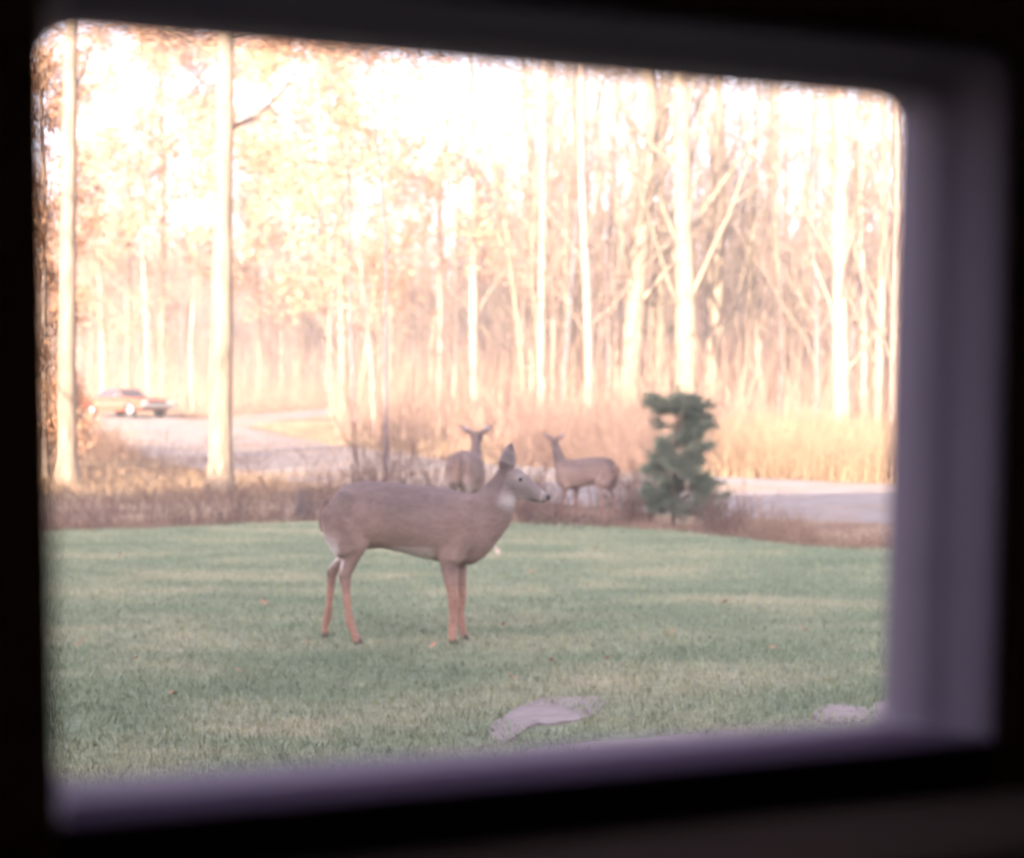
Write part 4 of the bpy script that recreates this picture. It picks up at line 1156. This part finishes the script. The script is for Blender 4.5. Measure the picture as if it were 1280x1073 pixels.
house = empty('house', (0, 0, 0), H_ROT)
def wall_ring(name, n0, n1, s0, s1, z0, z1, mat_in, mat_out, hole, parent):
    bm = bmesh.new()
    c = Vector((cx, cz)); rings = {}
    bnd = []
    for p in hole:
        d_ = (p - c)
        t = min([(s1 - c.x) / d_.x if d_.x > 1e-6 else 1e9, (s0 - c.x) / d_.x if d_.x < -1e-6 else 1e9, (z1 - c.y) / d_.y if d_.y > 1e-6 else 1e9, (z0 - c.y) / d_.y if d_.y < -1e-6 else 1e9])
        bnd.append(c + d_ * t)
    N = len(hole)
    hi = [bm.verts.new((p.x, n0, p.y)) for p in hole]; ho = [bm.verts.new((p.x, n1, p.y)) for p in hole]
    bi = [bm.verts.new((p.x, n0, p.y)) for p in bnd]; bo = [bm.verts.new((p.x, n1, p.y)) for p in bnd]
    cc = [(s0, z0), (s1, z0), (s1, z1), (s0, z1)]
    for k in range(N):
        l = (k + 1) % N
        f = bm.faces.new((hi[k], hi[l], bi[l], bi[k])); f.material_index = 0
        f = bm.faces.new((ho[l], ho[k], bo[k], bo[l])); f.material_index = 1
        f = bm.faces.new((hi[l], hi[k], ho[k], ho[l])); f.material_index = 1
        # fill the corner wedge when consecutive boundary points lie on different sides
        a, b = bnd[k], bnd[l]
        if abs(a.x - b.x) > 1e-5 and abs(a.y - b.y) > 1e-5:
            best = min(cc, key=lambda q: (Vector(q) - a).length + (Vector(q) - b).length)
            v = bm.verts.new((best[0], n0, best[1])); bm.faces.new((bi[k], bi[l], v)).material_index = 0
            v = bm.verts.new((best[0], n1, best[1])); bm.faces.new((bo[l], bo[k], v)).material_index = 1
    me = bpy.data.meshes.new(name); bm.to_mesh(me); bm.free()
    return link(name, me, [mat_in, mat_out], parent)
hole = rounded(corners, (.012, .012, .016, .018))
wh_ = offset(corners, .012); wh_[0] = (wh_[0][0], min(corners[0][1], corners[1][1]) - .010); wh_[1] = (wh_[1][0] - .004, wh_[0][1])
wall_hole = rounded(wh_, (.008, .008, .022, .014))
wall_ring('front_wall', D1W, D2W - .004, -4.0, 2.5, -.1, 2.6, wood_dark, siding, wall_hole, house)
def hbox(name, c, s, mat, parent=house):
    bm = bmesh.new(); box_bm(bm, c, s); return bm_obj(name, bm, mat, parent)
# the dark room round the camera
hbox('side_wall', (-4.05, -1.7, 1.25), (.1, 4.60, 2.7), wood_dark)
hbox('side_wall', (2.55, -1.7, 1.25), (.1, 4.60, 2.7), wood_dark)
hbox('back_wall', (-.75, -3.96, 1.25), (6.5, .1, 2.7), wood_dark)
hbox('floor', (-.75, -1.6, -.15), (6.7, 4.8, .1), wood_dark)
hbox('ceiling', (-.75, -1.6, 2.65), (6.7, 4.8, .1), wood_dark)
# unseen low wing and taller main block, shaped to cast the lawn's shade
def gable(name, s0, s1, n0, n1, z0, z1, zr, parent=house):
    nm = (n0 + n1) / 2; ov = .35
    bm = bmesh.new()
    sl = (zr - z1) / (n1 - nm)
    P = [(s0 - ov, n0 - ov, z1 - ov * sl), (s0 - ov, n1 + ov, z1 - ov * sl), (s0 - ov, nm, zr), (s1 + ov, n0 - ov, z1 - ov * sl), (s1 + ov, n1 + ov, z1 - ov * sl), (s1 + ov, nm, zr)]
    v = [bm.verts.new(p) for p in P]
    for f in ((0, 1, 2), (3, 5, 4), (0, 3, 4, 1), (1, 4, 5, 2), (0, 2, 5, 3)): bm.faces.new([v[i] for i in f])
    bm_obj(name, bm, shingle, parent)
hbox('front_wall', (-8.5, .635, 1.3), (8.96, .075, 2.8), siding)
hbox('front_wall', (2.9, .635, 1.3), (.76, .075, 2.8), siding)
hbox('upper_wall', (-4.8, -3.1, 4.15), (16.2, 7.7, 2.9), siding)
hbox('back_wall', (-4.8, -6.9, 1.3), (16.2, .1, 2.8), siding)
hbox('end_wall', (3.25, -3.1, 1.3), (.1, 7.6, 2.8), siding)
gable('roof', -12.9, 3.3, -6.95, .75, -.1, 5.6, 8.8)
hbox('unseen_main_block', (-21.2, -3.5, 3.7), (16.4, 8.0, 7.6), siding)
gable('roof', -29.4, -13.0, -7.5, .5, 0, 7.5, 10.7)
tag(house, 'dark inside wall of the house surrounding the window', 'house')

# the window: frame reveal with stepped tracks, sill, pane
window = empty('window', (0, 0, 0), H_ROT)
def ring_loft(name, profile, mat, parent, rads):
    """profile: list of (n, offset)"""
    bm = bmesh.new(); rings = []
    for (n, o, rr) in profile:
        h = rounded(offset(corners, o), tuple(max(.004, q + rr) for q in rads))
        rings.append([bm.verts.new((p.x, n, p.y)) for p in h])
    N = len(rings[0])
    for i in range(len(rings) - 1):
        for k in range(N):
            l = (k + 1) % N; bm.faces.new((rings[i][k], rings[i][l], rings[i + 1][l], rings[i + 1][k]))
    for k in range(N):
        l = (k + 1) % N; bm.faces.new((rings[-1][k], rings[-1][l], rings[0][l], rings[0][k]))
    o = bm_obj(name, bm, mat, parent, True)
    return o
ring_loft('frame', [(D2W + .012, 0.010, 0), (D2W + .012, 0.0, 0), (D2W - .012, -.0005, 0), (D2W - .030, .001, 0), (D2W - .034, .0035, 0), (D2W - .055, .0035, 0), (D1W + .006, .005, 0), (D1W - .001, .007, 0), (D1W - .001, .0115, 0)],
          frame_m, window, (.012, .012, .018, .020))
# sill board on the bottom of the reveal
s_l, s_r = corners[0][0], corners[1][0]; zb = max(corners[0][1], corners[1][1])
bm = bmesh.new()
sp = [(D2W + .010, -.002), (D1W + .006, .0085), (D1W - .0015, .0075), (D1W - .0015, -.016), (D2W + .010, -.016)]
va = [bm.verts.new((s_l + .003, n_, min(corners[0][1], corners[1][1]) + q_)) for n_, q_ in sp]
vb_ = [bm.verts.new((s_r + .004, n_, min(corners[0][1], corners[1][1]) + q_)) for n_, q_ in sp]
bm.faces.new(va); bm.faces.new(vb_[::-1])
for k in range(5): bm.faces.new((va[k], va[(k + 1) % 5], vb_[(k + 1) % 5], vb_[k]))
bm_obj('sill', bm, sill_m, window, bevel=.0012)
# pane
gm = bpy.data.materials.new('window_glass'); gm.use_nodes = True
nt = gm.node_tree; nt.nodes.clear()
go = nt.nodes.new('ShaderNodeOutputMaterial'); tr = nt.nodes.new('ShaderNodeBsdfTransparent'); tl_ = nt.nodes.new('ShaderNodeBsdfTranslucent'); gl = nt.nodes.new('ShaderNodeBsdfGlossy')
tr.inputs['Color'].default_value = (.97, .97, .97, 1); tl_.inputs['Color'].default_value = (.9, .82, .86, 1); gl.inputs['Roughness'].default_value = .02
m1 = nt.nodes.new('ShaderNodeMixShader'); m2 = nt.nodes.new('ShaderNodeMixShader')
n_ = noise_node(nt, 6, 3, vec=coords(nt, 'Object'))
mr = nt.nodes.new('ShaderNodeMapRange'); mr.inputs['To Min'].default_value = .015; mr.inputs['To Max'].default_value = .03
nt.links.new(n_.outputs['Fac'], mr.inputs['Value']); nt.links.new(mr.outputs[0], m1.inputs[0])
nt.links.new(tr.outputs[0], m1.inputs[1]); nt.links.new(tl_.outputs[0], m1.inputs[2])
m2.inputs[0].default_value = .03
nt.links.new(m1.outputs[0], m2.inputs[1]); nt.links.new(gl.outputs[0], m2.inputs[2]); nt.links.new(m2.outputs[0], go.inputs['Surface'])
bm = bmesh.new()
pn = rounded(offset(corners, .0015), (.012, .012, .018, .020))
a = [bm.verts.new((p.x, D2W - .028, p.y)) for p in pn]; bm.faces.new(a)
bm_obj('pane', bm, gm, window)
tag(window, 'small window with rounded grey frame corners looking out over the lawn', 'window')
# interior ledge below the window
s1_, z1_ = on_plane(1240, 1022, .55)
ledge = bmesh.new(); box_bm(ledge, (.4, .545, z1_ - .012), (1.5, .09, .024))
lo = bm_obj('window_ledge', ledge, noisy_mat('ledge_wood', [(0.3, (.035, .024, .021)), (0.7, (.055, .040, .034))], scale=4, cs=(1, 8, 8), rough=.9, spec=0), None, bevel=.006)
lo.rotation_euler = (0, 0, H_ROT)
tag(lo, 'dark wooden ledge below the window, blurred at lower right', 'ledge')

# ------------------------------------------------------------------ air volume added to imitate lens glare over the woods
GLARE_HAZE = 0.0013
if GLARE_HAZE > 0:
    hm = bpy.data.materials.new('glare_haze'); hm.use_nodes = True
    nt = hm.node_tree; nt.nodes.clear()
    ho = nt.nodes.new('ShaderNodeOutputMaterial'); pv = nt.nodes.new('ShaderNodeVolumePrincipled')
    pv.inputs['Color'].default_value = (.99, .97, .95, 1); pv.inputs['Density'].default_value = GLARE_HAZE; pv.inputs['Anisotropy'].default_value = .0
    nt.links.new(pv.outputs[0], ho.inputs['Volume'])
    bm = bmesh.new(); box_bm(bm, (0, 170, 21.5), (640, 540, 46))
    tag(bm_obj('glare_haze', bm, hm), 'pale veil in the air added to imitate lens glare', kind='stuff')
